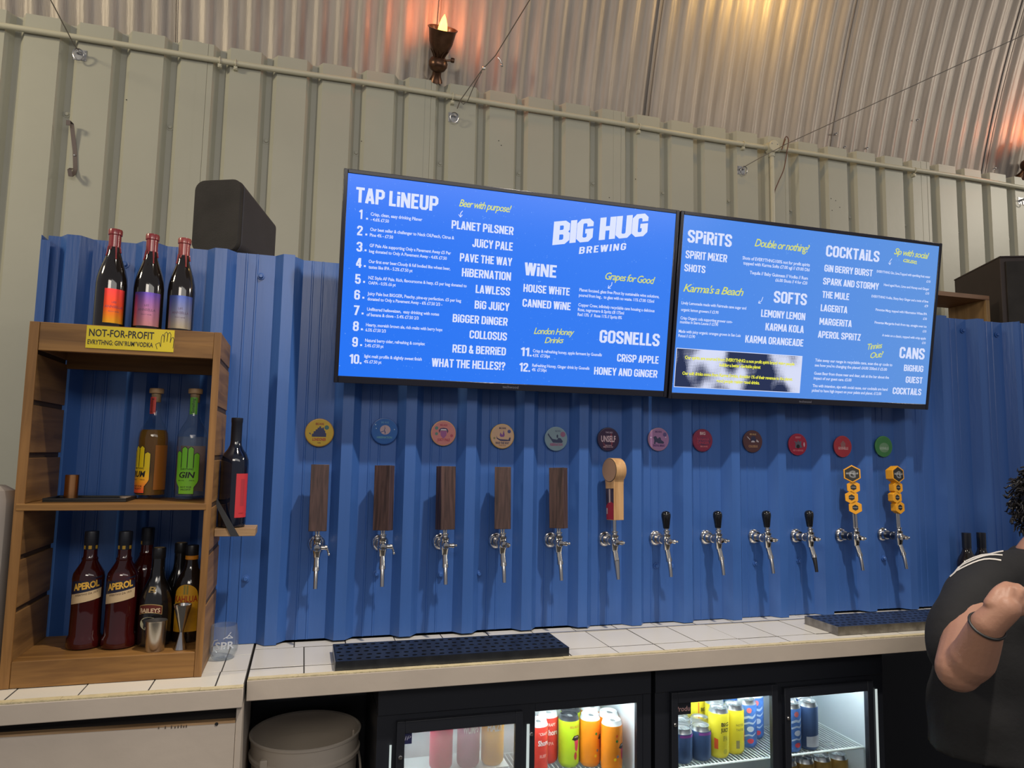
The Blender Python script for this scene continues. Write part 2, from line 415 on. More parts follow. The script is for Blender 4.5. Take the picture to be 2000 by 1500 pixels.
# --- arched corrugated roof
ceiling = setting('ceiling')
RAD = 7.0; TH0 = math.radians(13); CY = 1.068-RAD*math.cos(TH0); CZ = 3.20-RAD*math.sin(TH0)
def roof_sheet(x0, x1, off, parent):
    pitch = 0.0985; n = int(round((x1-x0)/pitch*10)); A = 0.0075
    mb = MB(); vs = []; ths = [TH0-0.02+k*(math.radians(88)-TH0+.02)/40 for k in range(41)]
    for th in ths:
        for i in range(n+1):
            x = x0+(x1-x0)*i/n; ph = (x-1.708)/pitch*2*math.pi
            s = math.cos(ph); s = max(-1.0, min(1.0, (s+.25)*1.6)); 
            rr = RAD+A*s-off
            vs.append((x, CY+rr*math.cos(th), CZ+rr*math.sin(th)))
    m = n+1
    fs = [(j*m+i, j*m+i+1, (j+1)*m+i+1, (j+1)*m+i) for j in range(len(ths)-1) for i in range(n)]
    mb.add(vs, fs); return mb.build('roof_sheet', ROOF, parent, ang=60)
edges = [-4.18, -3.0, -1.82, -0.64, 0.53, 1.708, 2.885, 4.063, 5.25, 6.43, 7.6]
for i in range(len(edges)-1):
    roof_sheet(edges[i]-(0.012 if i % 2 else 0), edges[i+1]+(0.012 if i % 2 else 0.0), 0.010 if i % 2 else 0.0, ceiling)
# dark lips along the sheet seams
for x in edges[1:-1]:
    mb = MB()
    pts = [(x+0.004, CY+(RAD-0.012)*math.cos(t), CZ+(RAD-0.012)*math.sin(t)) for t in [TH0-.03+0.025*k for k in range(40)]]
    mb.tube(pts, 0.0022, n=5)
    mb.build('seam_lip', mat('dark_seam_steel', srgb(92, 82, 74), .6), ceiling)
# bright bolt tips through the roof sheets
mb0 = MB(); mb0.lathe([(0.006, 0), (0.006, .006), (.0035, .0065), (.0035, .018)], (0, 0, 0), axis='y', n=8)
bolt = None
for u, v in [(1631, 262), (1648, 288), (1692, 290), (1790, 235), (1940, 330)]:
    d = ray(u, v); best = None
    # intersect the roof cylinder
    a = d.y**2+d.z**2; ey, ez = EYE.y-CY, EYE.z-CZ; b = 2*(ey*d.y+ez*d.z); c_ = ey*ey+ez*ez-(RAD-.012)**2
    t = (-b+math.sqrt(b*b-4*a*c_))/(2*a); p = EYE+d*t
    if bolt is None: bolt = mb0.build('bolt', ZINC, ceiling, loc=p)
    else:
        o = bolt.copy(); C.objects.link(o); o.location = p; o.parent = ceiling

floor = MB().box(-4.2, 7.6, -6.5, 1.1, -0.06, 0.0).build('floor', mat('grey_concrete', (0.10, 0.095, 0.09, 1), .7, 0, .2, 3), kind='structure')
floor.location = (0, 0, 0); 

# --- surface conduit along the cream wall
CW = mat('cream_painted_conduit', srgb(198, 194, 172), .4, 0, .04, 6)
cond = thing('conduit', 'cream painted round conduit with junction box crossing the cream wall', 'conduit', (0, 0.94, 3.289))
CZC = 3.287; CYC = 0.946
def jit(x): return 0.0035*math.sin(x*2.1)+0.002*math.sin(x*5.3)
for xa, xb in [(-3.5, 2.405), (2.475, 7.5)]:
    pts = [(xa+(xb-xa)*k/40, CYC, CZC+jit(xa+(xb-xa)*k/40)+(0.004 if xa > 2 else 0)) for k in range(41)]
    MB().tube(pts, 0.0125, n=14).build('pipe', CW, cond, o=(0, 0.94, 3.289))
MB().tube([(2.44, CYC, CZC-.03), (2.44, CYC, 3.0), (2.435, CYC, 2.15)], 0.0125, n=12).build('drop_pipe', CW, cond, o=(0, 0.94, 3.289))
jb = MB(); jb.lathe([(0.001, 0.045), (0.030, 0.045), (0.033, 0.042), (0.034, 0.012), (0.036, 0.0), (0.001, 0)], (2.44, 0.962, CZC+.002), axis='y', n=24)
for dx, dz in ((-.045, 0), (.045, 0), (0, -.045)): jb.cyl((2.44+dx*.6, CYC, CZC+dz*.6), (2.44+dx*1.15, CYC, CZC+dz*1.15), .0165, n=14)
jbo = jb.build('junction_box', CW, cond, o=(0, 0.94, 3.289), bev=.001)
sc_ = MB()
for dx in (-.018, .018): sc_.lathe([(.004, 0), (.003, .0015)], (2.44+dx, 0.917, CZC+.012), axis='y', n=8)
sc_.build('lid_screw', STEEL, jbo, o=(0, 0.94, 3.289)).location = (0, 0, 0)
for u, v in [(430, 112), (460, 133), (884, 190), (1248, 252), (1452, 281), (1786, 335)]:
    p = PY(u, v, CYC); mb = MB()
    mb.tube([(p.x, CYC+.012*math.cos(t)*1.25, CZC+jit(p.x)+.012*math.sin(t)*1.35) for t in [2*math.pi*k/16 for k in range(16)]], .003, n=6, closed=True)
    mb.box(p.x-.008, p.x+.008, CYC-.002, WY, CZC-.034, CZC-.018)
    mb.lathe([(.006, 0), (.006, .004)], (p.x, CYC-.002, CZC-.026), axis='y', n=8)
    mb.build('pipe_clip', CW, cond, o=(0, 0.94, 3.289))

# --- blue cladding (cold-store front) carrying the taps
BT = 2.162; BB = 0.972
wall_bar = setting('wall_bar')
def blue_prof(xa, xb):
    pts = [(xa, 0)]
    k = math.floor((xa-0.547)/0.2)-1
    while True:
        cr = 0.547+0.2*k     # right edge of crown
        seq = [(cr-0.034-0.0255, 0), (cr-0.034, -0.034), (cr, -0.034), (cr+0.0255, 0),
               (cr+.052, 0), (cr+.054, -.0022), (cr+.057, -.0022), (cr+.059, 0),
               (cr+.083, 0), (cr+.085, -.0022), (cr+.088, -.0022), (cr+.090, 0)]
        for x, y in seq:
            if xa+1e-4 <= x <= xb+1e-6: pts.append((x, y))
        k += 1
        if cr > xb+.3: break
    return pts
sx = [-0.745, -0.06+0.0, 0.94, 1.94, 2.94, 3.94, 4.94, 5.94, 6.6]
for i in range(len(sx)-1):
    pr = blue_prof(sx[i], sx[i+1]+0.012)
    corrug([(x, y+(0.0015 if i % 2 else 0)) for x, y in pr], BB+0.004*(i % 2), BT+(-.002 if i % 2 else .003), 'steel_sheet', BLUE, wall_bar, thick=.0014)
# corner flashing at its left end, roof deck, end wall and base of the cold store
MB().box(-0.752, -0.7505, -0.036, 0.03, BB, BT-.006).box(-0.752, -0.728, -0.037, -0.0355, BB, BT-.02).build('corner_flashing', BLUE, wall_bar)
MB().box(-0.75, 6.6, 0.012, 0.955, BT-.035, BT-.008).build('roof_deck', mat('grey_deck', (0.25, .25, .25, 1), .7), wall_bar)
MB().box(-0.75, -0.73, 0.012, 0.955, 0, BT-.04).build('end_panel', BLUE, wall_bar)
MB().box(-0.72, 6.6, 0.12, 0.15, 0.0, BT-.05).build('insulated_panel', BLACKM, wall_bar)
bs = screw_mb((0, 0, 0), .0115).build('screw', BLUE, wall_bar, loc=(0, 0, 0))
fb = True
for u, v in [(935, 1120), (1310, 1105), (1281, 1105), (1475, 1100), (1035, 1115), (1560, 1095), (1725, 1090), (480, 1130), (735, 1120), (510, 540), (245, 517), (1879, 646), (1946, 654), (860, 1122)]:
    p = PY(u, v, 0); o = bs if fb else bs.copy()
    if not fb: C.objects.link(o); o.parent = wall_bar
    kx = round((p.x-0.627)/0.2)*0.2+0.627
    o.location = (p.x, -0.001, p.z); fb = False

# --- counter carcass, tiles and timber edge
ctr = thing('back_counter', 'long white tiled back counter below the beer taps', 'counter', (0.9, -0.18, 0.93))
O = (0.9, -0.18, 0.93)
XL = -0.112; XR = 5.4; FY = -0.352
MB().box(XL, XR, FY+.018, 0.0, 0.918, 0.9688).build('tile_bed', GROUT, ctr, o=O)
MB().box(XL, XR, FY, FY+.018, 0.917, 0.968).build('front_board', TRIMW, ctr, o=O, bev=.002)
rim = MB()
for k in range(45):
    x0 = XL+.002+k*(XR-XL)/45; rim.box(x0, x0+(XR-XL)/45-.0004, FY+.0005, FY+.020, .968, .9705+random.uniform(0, .0012))
rim.build('edge_sealant', mat('yellowed_sealant', srgb(208, 194, 156), .5, 0, .1, 40, .5, 200), ctr, o=O)
def tile_at(x0, x1, y0, y1, parent, oo, ztop=.970):
    if x1-x0 < .012: return
    MB().box(x0+.0017, x1-.0017, y0+.0017, y1-.0017, .9690, ztop+random.uniform(-.0006, .0008)).build('tile', TILE, parent, o=oo, bev=.0004, smooth=False)
k = -1
xs = [XL]+[0.027+.15*k for k in range(0, 36)]
xs = [x for x in xs if x < XR-.05]+[XR]
for a, b in zip(xs[:-1], xs[1:]):
    tile_at(a, b, -.258, -.066, ctr, O)
    tile_at(a, b, FY+.021, -.262, ctr, O)
xs = [XL]+[.15*k-.001 for k in range(0, 36)]
xs = [x for x in xs if x < XR-.05]+[XR]
for a, b in zip(xs[:-1], xs[1:]): tile_at(a, b, -.062, -.001, ctr, O)
MB().box(.78, XR, -.0685, -.0625, .970, .9725).build('joint_strip', STEEL, ctr, o=O)

lc = thing('side_counter', 'short white tiled counter end under the wooden crate shelf', 'counter', (-0.7, -0.2, 0.93)); O = (-0.7, -0.2, .93)
LX0 = -1.7; LX1 = -.116; LY = -.412
MB().box(LX0, LX1, LY+.018, 0.04, 0.922, 0.9688).build('tile_bed', GROUT, lc, o=O)
MB().box(LX0, LX1, LY, LY+.018, 0.922, 0.9685).build('front_board', TRIMW, lc, o=O, bev=.002)
rim = MB()
for k in range(16):
    x0 = LX0+k*(LX1-LX0)/16; rim.box(x0, x0+(LX1-LX0)/16-.0004, LY+.0005, LY+.022, .9685, .971+random.uniform(0, .0014))
rim.build('edge_sealant', MATS['yellowed_sealant'], lc, o=O)
ys = [LY+.023, -.2655, -.115, .035]
for j in range(3):
    off = -.183 if j == 0 else -.181
    xs = [off-.15*k for k in range(10, 0, -1)]+[off, LX1]
    for a, b in zip(xs[:-1], xs[1:]): tile_at(a, b, ys[j], ys[j+1], lc, O)

# cabinet front below the side counter
cab = thing('cabinet', 'off-white painted cabinet below the short side counter', 'cabinet', (-0.7, -.3, 0)); O = (-.7, -.3, 0)
pm = MB(); pm.add([(LX0, -.400, .1), (-.131, -.400, .1), (-.131, -.400, .889), (LX0, -.400, .918), (LX0, -.382, .1), (-.131, -.382, .1), (-.131, -.382, .889), (LX0, -.382, .918)],
                  [(0, 1, 2, 3), (7, 6, 5, 4), (0, 4, 5, 1), (1, 5, 6, 2), (0, 3, 7, 4)])
pm.build('front_panel', TRIMW, cab, o=O)
pe = MB(); pe.add([(LX0, -.4005, .9185), (-.131, -.4005, .8895), (-.131, -.381, .8895), (LX0, -.381, .9185), (LX0, -.4005, .915), (-.131, -.4005, .884), (-.131, -.381, .884), (LX0, -.381, .915)],
                  [(0, 1, 2, 3), (4, 7, 6, 5), (0, 4, 5, 1), (1, 5, 6, 2), (2, 6, 7, 3), (3, 7, 4, 0)])
pe.build('raw_edge', PLANKW, cab, o=O)
MB().box(-.130, -.116, -.395, -.02, 0, .921).build('side_panel', TRIMW, cab, o=O)
MB().box(LX0, -.131, -.36, -.34, .80, .921).build('rail', mat('dark_brown_rail', srgb(40, 34, 30), .7), cab, o=O)
p = PY(423, 1414, -.4005)
MB().lathe([(.0042, 0), (.0042, .001)], (p.x, -.4003, p.z), axis='y', n=10).build('screw_hole', BLACKPR, cab, o=O)
mb = MB()
for k, u in enumerate([310, 323, 335, 342, 348, 354, 359, 364]):
    q = PY(u, 1421-k*.4, -.4004); mb.box(q.x-.0015, q.x+.0015, -.4006, -.4002, q.z-.003, q.z+.002+.001*(k % 3))
mb.build('scuff_mark', mat('pencil_mark', srgb(96, 82, 70), .8), cab, o=O)

# dark recess under the long counter
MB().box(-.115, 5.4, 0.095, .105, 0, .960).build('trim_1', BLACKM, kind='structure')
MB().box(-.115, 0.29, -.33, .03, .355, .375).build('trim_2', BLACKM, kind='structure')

# ================================================================== MENU SCREENS
W_LET = emis('screen_white_text', (0.66, 0.72, 0.95, 1), 0.95)
Y_LET = emis('screen_yellow_text', (0.62, 0.66, 0.12, 1), 1.0)
def screen_mat(name, c0, c1):
    m, nt, b = _nt(name); N, L = nt.nodes, nt.links
    b.inputs['Base Color'].default_value = (0.004, 0.004, 0.006, 1); b.inputs['Roughness'].default_value = 0.22
    tc = N.new('ShaderNodeTexCoord'); sp = N.new('ShaderNodeSeparateXYZ'); L.new(tc.outputs['Object'], sp.inputs[0])
    r = N.new('ShaderNodeValToRGB'); r.color_ramp.elements[0].color = c0; r.color_ramp.elements[1].color = c1
    mu = N.new('ShaderNodeMath'); mu.operation = 'MULTIPLY'; mu.inputs[1].default_value = 0.9; L.new(sp.outputs[0], mu.inputs[0])
    L.new(mu.outputs[0], r.inputs[0])
    n = N.new('ShaderNodeTexNoise'); n.inputs['Scale'].default_value = 170; n.inputs['Detail'].default_value = 2; L.new(tc.outputs['Object'], n.inputs['Vector'])
    gr = N.new('ShaderNodeMath'); gr.operation = 'GREATER_THAN'; gr.inputs[1].default_value = 0.73; L.new(n.outputs[0], gr.inputs[0])  # dust specks catching light, painted into the screen glow
    n2 = N.new('ShaderNodeTexNoise'); n2.inputs['Scale'].default_value = 5; L.new(tc.outputs['Object'], n2.inputs['Vector'])
    g2 = N.new('ShaderNodeMath'); g2.operation = 'MULTIPLY'; L.new(gr.outputs[0], g2.inputs[0]); L.new(n2.outputs[0], g2.inputs[1])
    mx = N.new('ShaderNodeMix'); mx.data_type = 'RGBA'; L.new(g2.outputs[0], mx.inputs[0]); L.new(r.outputs[0], mx.inputs[6]); mx.inputs[7].default_value = (0.2, 0.45, 0.95, 1)
    L.new(mx.outputs[2], b.inputs['Emission Color']); b.inputs['Emission Strength'].default_value = 1.0
    return m
def make_tv(tl, tr, bl_px, yt, name_label, smat, scr):
    """flat screen hung with its top edge leaning into the room; returns helper mapping photo points on its face to face coordinates"""
    TL = PY(tl[0], tl[1], yt); TR = PY(tr[0], tr[1], yt); W = TR.x-TL.x; TR.z = TL.z
    B = PY(bl_px[0], bl_px[1], yt+.096); B.x = TL.x
    th = math.atan2(.096, TL.z-B.z); H = math.hypot(.096, TL.z-B.z); BLp = B
    root = thing('menu_screen', name_label, 'television', BLp, 'menu televisions above the taps'); del root['group']
    root.rotation_euler = (th, 0, 0)
    Mx = Matrix.Translation(BLp) @ Matrix.Rotation(th, 4, 'X'); Mi = Mx.inverted()
    e = Mi @ EYE
    def loc(u, v):
        d = (Mi.to_3x3() @ ray(u, v)); t = -e.y/d.y; q = e+d*t; return q.x, q.z
    bz = 0.0125; bb = 0.021
    MB().box(0, bz, -.0, .030, 0, H).box(W-bz, W, 0, .030, 0, H).box(bz, W-bz, 0, .030, H-bz, H).box(bz, W-bz, 0, .030, 0, bb).build('bezel', BEZEL, root, bev=.0015)
    MB().box(bz-.001, W-bz+.001, .003, .008, bb-.001, H-bz+.001).build('screen', smat, root, smooth=False)
    MB().box(.004, W-.004, .0305, .040, .004, H-.004).box(W*.2, W*.8, .040, .062, .08, H*.6).build('back_cover', BLACKP, root, bev=.004)
    br = MB()
    for x in (W*.32, W*.68): br.box(x-.012, x+.012, .062, .075, .05, H*.75)
    br.build('wall_bracket', BLACKM, root)
    return root, loc, W, H, th, Mx
SM1 = screen_mat('blue_screen_left', (0.010, 0.155, 0.83, 1), (0.030, 0.185, 0.80, 1))
SM2 = screen_mat('blue_screen_right', (0.050, 0.215, 0.76, 1), (0.105, 0.27, 0.66, 1))
YS = 0.0022
def fill_text(loc, rows, mb, bold, shear=0.0, y=YS, space=1.0):
    for s, u0, v0, u1, cap in rows:
        v1 = None
        if isinstance(v0, tuple): v0, v1 = v0
        x0, z0 = loc(u0, v0)
        if v1 is None:
            # same baseline on the panel: find its right end
            x1 = loc(u1, v0+(u1-u0)*0.09)[0]; rot = 0.0
        else:
            x1, z1 = loc(u1, v1); rot = math.atan2(z1-z0, x1-x0); x1 = x0+math.hypot(x1-x0, z1-z0)
        cz = abs(loc(u0, v0-cap)[1]-z0)
        put_text(mb, s, x0, x1, z0, cz, y, bold, shear, space, rot)
def arrow(mb, loc, pts, y=YS):
    q = [loc(u, v) for u, v in pts]
    for a, b in zip(q[:-1], q[1:]):
        dx, dz = b[0]-a[0], b[1]-a[1]; l = math.hypot(dx, dz); nx, nz = -dz/l*.0011, dx/l*.0011
        mb.flat([(a[0]+nx, a[1]+nz), (a[0]-nx, a[1]-nz), (b[0]-nx, b[1]-nz), (b[0]+nx, b[1]+nz)], [(0, 1, 2, 3)], y)
    a, b = q[-2], q[-1]; an = math.atan2(b[1]-a[1], b[0]-a[0])
    for s in (2.5, -2.5):
        c = (b[0]+.010*math.cos(an+s), b[1]+.010*math.sin(an+s)); dx, dz = c[0]-b[0], c[1]-b[1]; l = math.hypot(dx, dz); nx, nz = -dz/l*.001, dx/l*.001
        mb.flat([(b[0]+nx, b[1]+nz), (b[0]-nx, b[1]-nz), (c[0]-nx, c[1]-nz), (c[0]+nx, c[1]+nz)], [(0, 1, 2, 3)], y)

tv1, L1, W1, H1, T1, M1 = make_tv((672, 328), (1328, 407), (655, 747), -.234, 'left menu television, blue screen headed TAP LiNEUP with ten numbered beers', SM1, 1)
head = [('TAP LiNEUP', 694.6, 394.4, 855.6, 30), ('WiNE', 1024, 537, 1086.6, 25), ('GOSNELLS', 1170.8, 668.9, 1288, 25)]
names = [('PLANET PiLSNER', 881.9, 446, 1003.2, 16.5), ('JUiCY PALE', 922.5, 481.9, 1001.5, 16.5), ('PAVE THE WAY', 898, 509.9, 1000.3, 16), ('HiBERNATION', 902, 539.6, 998, 16.5),
         ('LAWLESS', 929, 572, 996, 16), ('BiG JUiCY', 927, 602.6, 994.8, 16), ('BiGGER DiNGER', 884, 628.9, 991.3, 16), ('COLLOSUS', 916.9, 660.8, 990, 16),
         ('RED & BERRiED', 883.6, 688.4, 987.8, 16), ('WHAT THE HELLES!?', 843, 715.9, 986.4, 16.5), ('HOUSE WHiTE', 1022.3, 569.7, 1112.8, 15.5), ('CANNED WiNE', 1020.5, 598.7, 1114.6, 15.5),
         ('CRiSP APPLE', 1205.4, 706, 1286.3, 15), ('HONEY AND GiNGER', 1160.4, 731.4, 1283.8, 15)]
nums = [('1', 700.5, 427, 707.5, 18.5), ('2', 697, 459, 708, 19), ('3', 696, 490.6, 707.3, 19), ('4', 694.6, 522, 706, 19), ('5', 693.2, 553.6, 704.3, 19), ('6', 691.6, 584.6, 702.8, 19),
        ('7', 690.6, 615, 702, 19), ('8', 689, 646, 700.4, 19), ('9', 687.6, 677, 698.6, 19), ('10.', 681.5, 709.8, 706, 18.5), ('11.', 1016.5, 695, 1038.5, 17), ('12.', 1013.7, 725.2, 1035.4, 17)]
for k in range(9): nums.append(('.', 715-1.45*k, 428.5+30.9*k, 718.8-1.45*k, 20))
small = [('Crisp, clean, easy drinking Pilsner', 723.9, 420.6, 825, 6.6), ('- 4.6% £7.50', 724, 431, 759.7, 6.4),
 ('Our best seller & challenger to Neck Oil,Peach, Citrus &', 723, 450.4, 887.5, 6.6), ('Pine 4% - £7.50', 722.3, 461.4, 768, 6.4),
 ('GF Pale Ale supporting Only a Pavement Away £5 Per', 721.8, 481.9, 881, 6.6), ('keg donated to Only A Pavement Away - 4.6% £7.50', 720.9, 493, 872.8, 6.5),
 ('Our first ever beer.Cloudy & full bodied like wheat beer,', 720, 513, 879.6, 6.5), ('tastes like IPA - 5.2% £7.50 pt', 719.8, 524, 805.8, 6.5),
 ('NZ Style AF Pale. Rich, flavoursome & hazy, £5 per keg donated to', 719.6, 544.9, 911.6, 6.5), ('OAPA - 0.5% £6 pt', 719.5, 554.9, 773, 6.3),
 ('Juicy Pale but BIGGER, Peachy, pine-ey perfection. £5 per keg', 717.7, 575.9, 900.8, 6.5), ('donated to Only a Pavement Away - 6% £7.50 2/3 -', 717.7, 586.4, 863.9, 6.5),
 ('Unfiltered hefeweizen,  easy drinking with notes', 716.9, 606.5, 857.7, 6.5), ('of banana & clove - 5.4% £7.50 2/3', 716, 617, 817.5, 6.5),
 ('Hearty, moreish brown ale, rich malts with berry hops', 714.8, 637, 863.9, 6.5), ('6.5% £7.50 2/3', 713.9, 647, 753.6, 6.3),
 ('Natural berry cider, refreshing & complex', 713, 667.4, 830, 6.5), ('3.4% £7.50 pt', 712.5, 677.4, 749, 6.3),
 ('light malt profile & slightly sweet finish', 711.6, 698.4, 823.8, 6.5), ('4% £7.50 pt', 710.7, 708.9, 745, 6.3),
 ('Planet focused, glass free Pinot by sustainable wine solutions,', 1132, 568.6, 1288, 6.3), ('poured from keg ,  to glass with no waste. 11% £7.00 125ml', 1131, 578.9, 1277.9, 6.3),
 ('Copper Crew, infinitely recyclable cans housing a delicious', 1129.8, 597.8, 1278.8, 6.3), ('Rose, negromaro & Spritz £8 175ml', 1129, 607.2, 1218.9, 6.3),
 ('Red 13%  //  Rose 11% // Spritz 8%', 1128.5, 616.7, 1214.9, 6.3), ('Crisp & refreshing honey, apple ferment by Gosnells', 1041, 687.8, 1175.6, 6.2),
 ('4.5%  £7.50pt', 1040.3, 696.8, 1074.5, 6.2), ('Refreshing Honey, Ginger drink by Gosnells', 1039.8, 716.2, 1151.4, 6.2), ('4%  £7.50pt', 1039, 724.7, 1068, 6.2)]
script = [('Beer with purpose!', 896.8, (402.5, 415), 999, 15), ('Grapes for Good', 1182.5, (545.4, 555), 1279.7, 15), ('London Honey', 1043, (652, 655), 1122, 13), ('Drinks', 1064, (670, 670), 1101.5, 12)]
def letter_part(root, loc, groups, m, nm, extra=None):
    mb = MB()
    for rows, bold, shear, space in groups:
        if nm == 'small_lettering': fill_text(loc, rows, mb, bold, shear, YS, space); continue
        for row in rows:
            q = MB(); fill_text(loc, [row], q, bold, shear, YS, space); q.build(nm, m, root, smooth=False)
    if extra:
        for g in extra:
            q = MB(); arrow(q, loc, g); q.build('arrow', m, root, smooth=False)
    return mb.build(nm, m, root, smooth=False, kind='stuff') if mb.v else None
letter_part(tv1, L1, [(head, '.17', 0, 1.0), (names, '.165', 0, 1.0), (nums, '.17', 0, 1)], W_LET, 'headline_lettering',
            [[(904, 411.5), (900, 416), (899.5, 424)], [(1196, 551), (1195, 557), (1188, 563)]])
letter_part(tv1, L1, [(small, .018, 0, .95)], W_LET, 'small_lettering')
letter_part(tv1, L1, [([('BIG HUG', 1079, (478, 459), 1271, 44)], '.20', .14, .8), ([('BREWING', 1131, (496, 487.5), 1225, 13.5)], '.165', .14, 3.2)], W_LET, 'logo_lettering')
letter_part(tv1, L1, [(script, .008, .35, .85)], Y_LET, 'script_lettering')
mb = MB(); put_text(mb, 'techwood', *[L1(981, 763)[0], L1(1012, 763)[0]], .006, .009, -.0006, .0)
mb.build('maker_lettering', mat('dim_grey_print', (0.16, .16, .2, 1), .5), tv1, smooth=False)

tv2, L2, W2, H2, T2, M2 = make_tv((1331, 411), (1841, 472.6), (1304, 778), -.234, 'right menu television, paler blue screen listing SPiRiTS, SOFTS, COCKTAiLS and CANS', SM2, 2)
head = [('SPiRiTS', 1343, 472.9, 1429.5, 25), ('SOFTS', 1511.4, 590.7, 1576, 23), ('COCKTAiLS', 1613.5, 500.2, 1718, 22), ('CANS', 1757, 699.2, 1806, 22)]
names = [('SPiRIT MiXER', 1339.3, 503.9, 1420.5, 15.5), ('SHOTS', 1336.8, 529.5, 1378, 14.5), ('LEMONY LEMON', 1486.9, 618.6, 1573, 14.5), ('KARMA KOLA', 1495.4, 645, 1570.3, 14.5), ('KARMA ORANGEADE', 1455.9, 669, 1569, 14.5),
         ('GiN BERRY BURST', 1610.6, 529.9, 1704.8, 13.5), ('SPARK AND STORMY', 1608, 555.3, 1717, 13.5), ('THE MULE', 1606.5, 581.4, 1659, 13.5), ('LAGERiTA', 1603.3, 607.5, 1655.5, 13.5), ('MARGERiTA', 1600.9, 633.9, 1664, 13.5),
         ('APEROL SPRiTZ', 1598, 659.3, 1681.6, 13.5), ('BiGHUG', 1766, 724.5, 1803.7, 12.5), ('GUEST', 1769.4, 747.5, 1802, 12.5), ('COCKTAiLS', 1744, 769.5, 1799.5, 13)]
small = [('Shots of EVERYTHNG100% not for profit spirits', 1450.8, 506.2, 1582.6, 6.6), ('topped with Karma Softs £7.00 sgl // £9.00 Dbl', 1452.3, 516.3, 1581.8, 6.6), ('Tequila // Baby Guinness // Vodka // Rum', 1465, 534.9, 1578.7, 6.6), ('£6.00 Shots // 4 for £20', 1515, 549.6, 1577.6, 6.4),
 ('Lively Lemonade made with Fairtrade cane sugar and', 1331.5, 593.8, 1458, 6), ('organic lemon growers // £3.90', 1330.6, 607, 1404, 6), ('Crisp Organic cola supporting grower com-', 1329.5, 623.3, 1431, 6), ('munities in Sierra Leone // £3.90', 1328.5, 631, 1403, 6),
 ('Made with juicy organic oranges grown in San Luis', 1326, 649.3, 1447, 6), ('Potosi // £3.90', 1325.3, 658, 1358, 6), ('EVERYTHNG Gin, Lime,Topped with sparkling fruit water', 1713.3, 532, 1818, 5), ('£10', 1810.3, 551.5, 1818, 4.8),
 ('Hand aged Rum, Lime and Honey and Ginger', 1727, 558, 1815.8, 5), ('£10', 1808.5, 574.8, 1815.5, 4.8), ('EVERYTHNG Vodka, Sharp fiery Ginger and a twist of lime', 1703, 580.6, 1814, 5), ('£9', 1806.6, 599.5, 1813.5, 4.8),
 ('Pimentae Marg, topped with Hibernation White IPA', 1711, 606.7, 1811.4, 5), ('£10', 1803.7, 624.5, 1811, 4.8), ('Pimentae Margarita fresh from tap, straight over ice', 1709, 631.7, 1810.4, 5), ('£10', 1803, 649, 1810, 4.8),
 ('A twist on a classic, topped with crisp apple', 1723.7, 656.7, 1809, 5), ('£10', 1801.5, 671.6, 1808.5, 4.8), ('Take away our range in recyclable cans, scan the qr code to', 1592.8, 705.7, 1743.3, 5.8),
 ("see how you're changing the planet! £4.00 330ml // £5.00", 1592, 715.6, 1732.8, 5.8), ('Guest Beer from those near and dear, ask at the bar about the', 1590.7, 731.5, 1736.7, 5.8), ('impact of our guest cans. £5.00', 1589.9, 741, 1663.5, 5.8),
 ('Tins with intention, sips with social cause, our cocktails are hand', 1587.7, 755.7, 1733.8, 5.8), ('picked to have high impact on your palate and planet. £12.00', 1586.4, 765, 1721.5, 5.8)]
script = [('Double or nothing?', 1474.5, (480.6, 493), 1581.5, 16), ("Karma's a Beach", 1335, (569, 578), 1452.5, 16), ('Sip with social', 1747, (496, 506), 1815, 13), ('cause.', 1764.7, (511, 516), 1791.8, 10), ('Tinnies', 1696, (683, 679.5), 1724.5, 12), ('Out?', 1701, (700, 697), 1727, 12)]
letter_part(tv2, L2, [(head, '.17', 0, 1.0), (names, '.165', 0, 1.0)], W_LET, 'headline_lettering',
            [[(1491, 580), (1488, 588), (1482, 592)], [(1743, 505), (1738.5, 511), (1739, 517)]])
letter_part(tv2, L2, [(small, .018, 0, .95)], W_LET, 'small_lettering')
letter_part(tv2, L2, [(script, .008, .35, .85)], Y_LET, 'script_lettering')
# halftone picture panel with its white border
m, nt, b = _nt('halftone_picture'); N, L = nt.nodes, nt.links
tc = N.new('ShaderNodeTexCoord'); vo = N.new('ShaderNodeTexVoronoi'); vo.inputs['Scale'].default_value = 190; vo.inputs['Randomness'].default_value = 0.0
n = N.new('ShaderNodeTexNoise'); n.inputs['Scale'].default_value = 7.5; n.inputs['Detail'].default_value = 1.5
mp = N.new('ShaderNodeMapping'); mp.inputs['Scale'].default_value = (1, 1, .8); mp.inputs['Rotation'].default_value = (0, .6, 0); L.new(tc.outputs['Object'], mp.inputs[0]); L.new(mp.outputs[0], n.inputs['Vector'])
L.new(tc.outputs['Object'], vo.inputs['Vector'])
r1 = N.new('ShaderNodeMapRange'); r1.inputs[1].default_value = .24; r1.inputs[2].default_value = .66; L.new(n.outputs[0], r1.inputs[0])
r2 = N.new('ShaderNodeMath'); r2.operation = 'MULTIPLY'; r2.inputs[1].default_value = 1.15; L.new(vo.outputs['Distance'], r2.inputs[0])
gt = N.new('ShaderNodeMath'); gt.operation = 'GREATER_THAN'; L.new(r1.outputs[0], gt.inputs[0]); L.new(r2.outputs[0], gt.inputs[1])
mx = N.new('ShaderNodeMix'); mx.data_type = 'RGBA'; mx.inputs[6].default_value = (0.01, .02, .07, 1); mx.inputs[7].default_value = (0.62, .66, .85, 1); L.new(gt.outputs[0], mx.inputs[0])
L.new(mx.outputs[2], b.inputs['Emission Color']); b.inputs['Emission Strength'].default_value = 1; b.inputs['Base Color'].default_value = (0, 0, 0, 1)
x0, z1 = L2(1323, 680.5); x1 = L2(1567.2, 695.7)[0]; z0 = L2(1317, 754.6)[1]
MB().flat([(x0, z0), (x1, z0), (x1, z1), (x0, z1)], [(0, 1, 2, 3)], .0024).build('picture_panel', m, tv2, smooth=False)
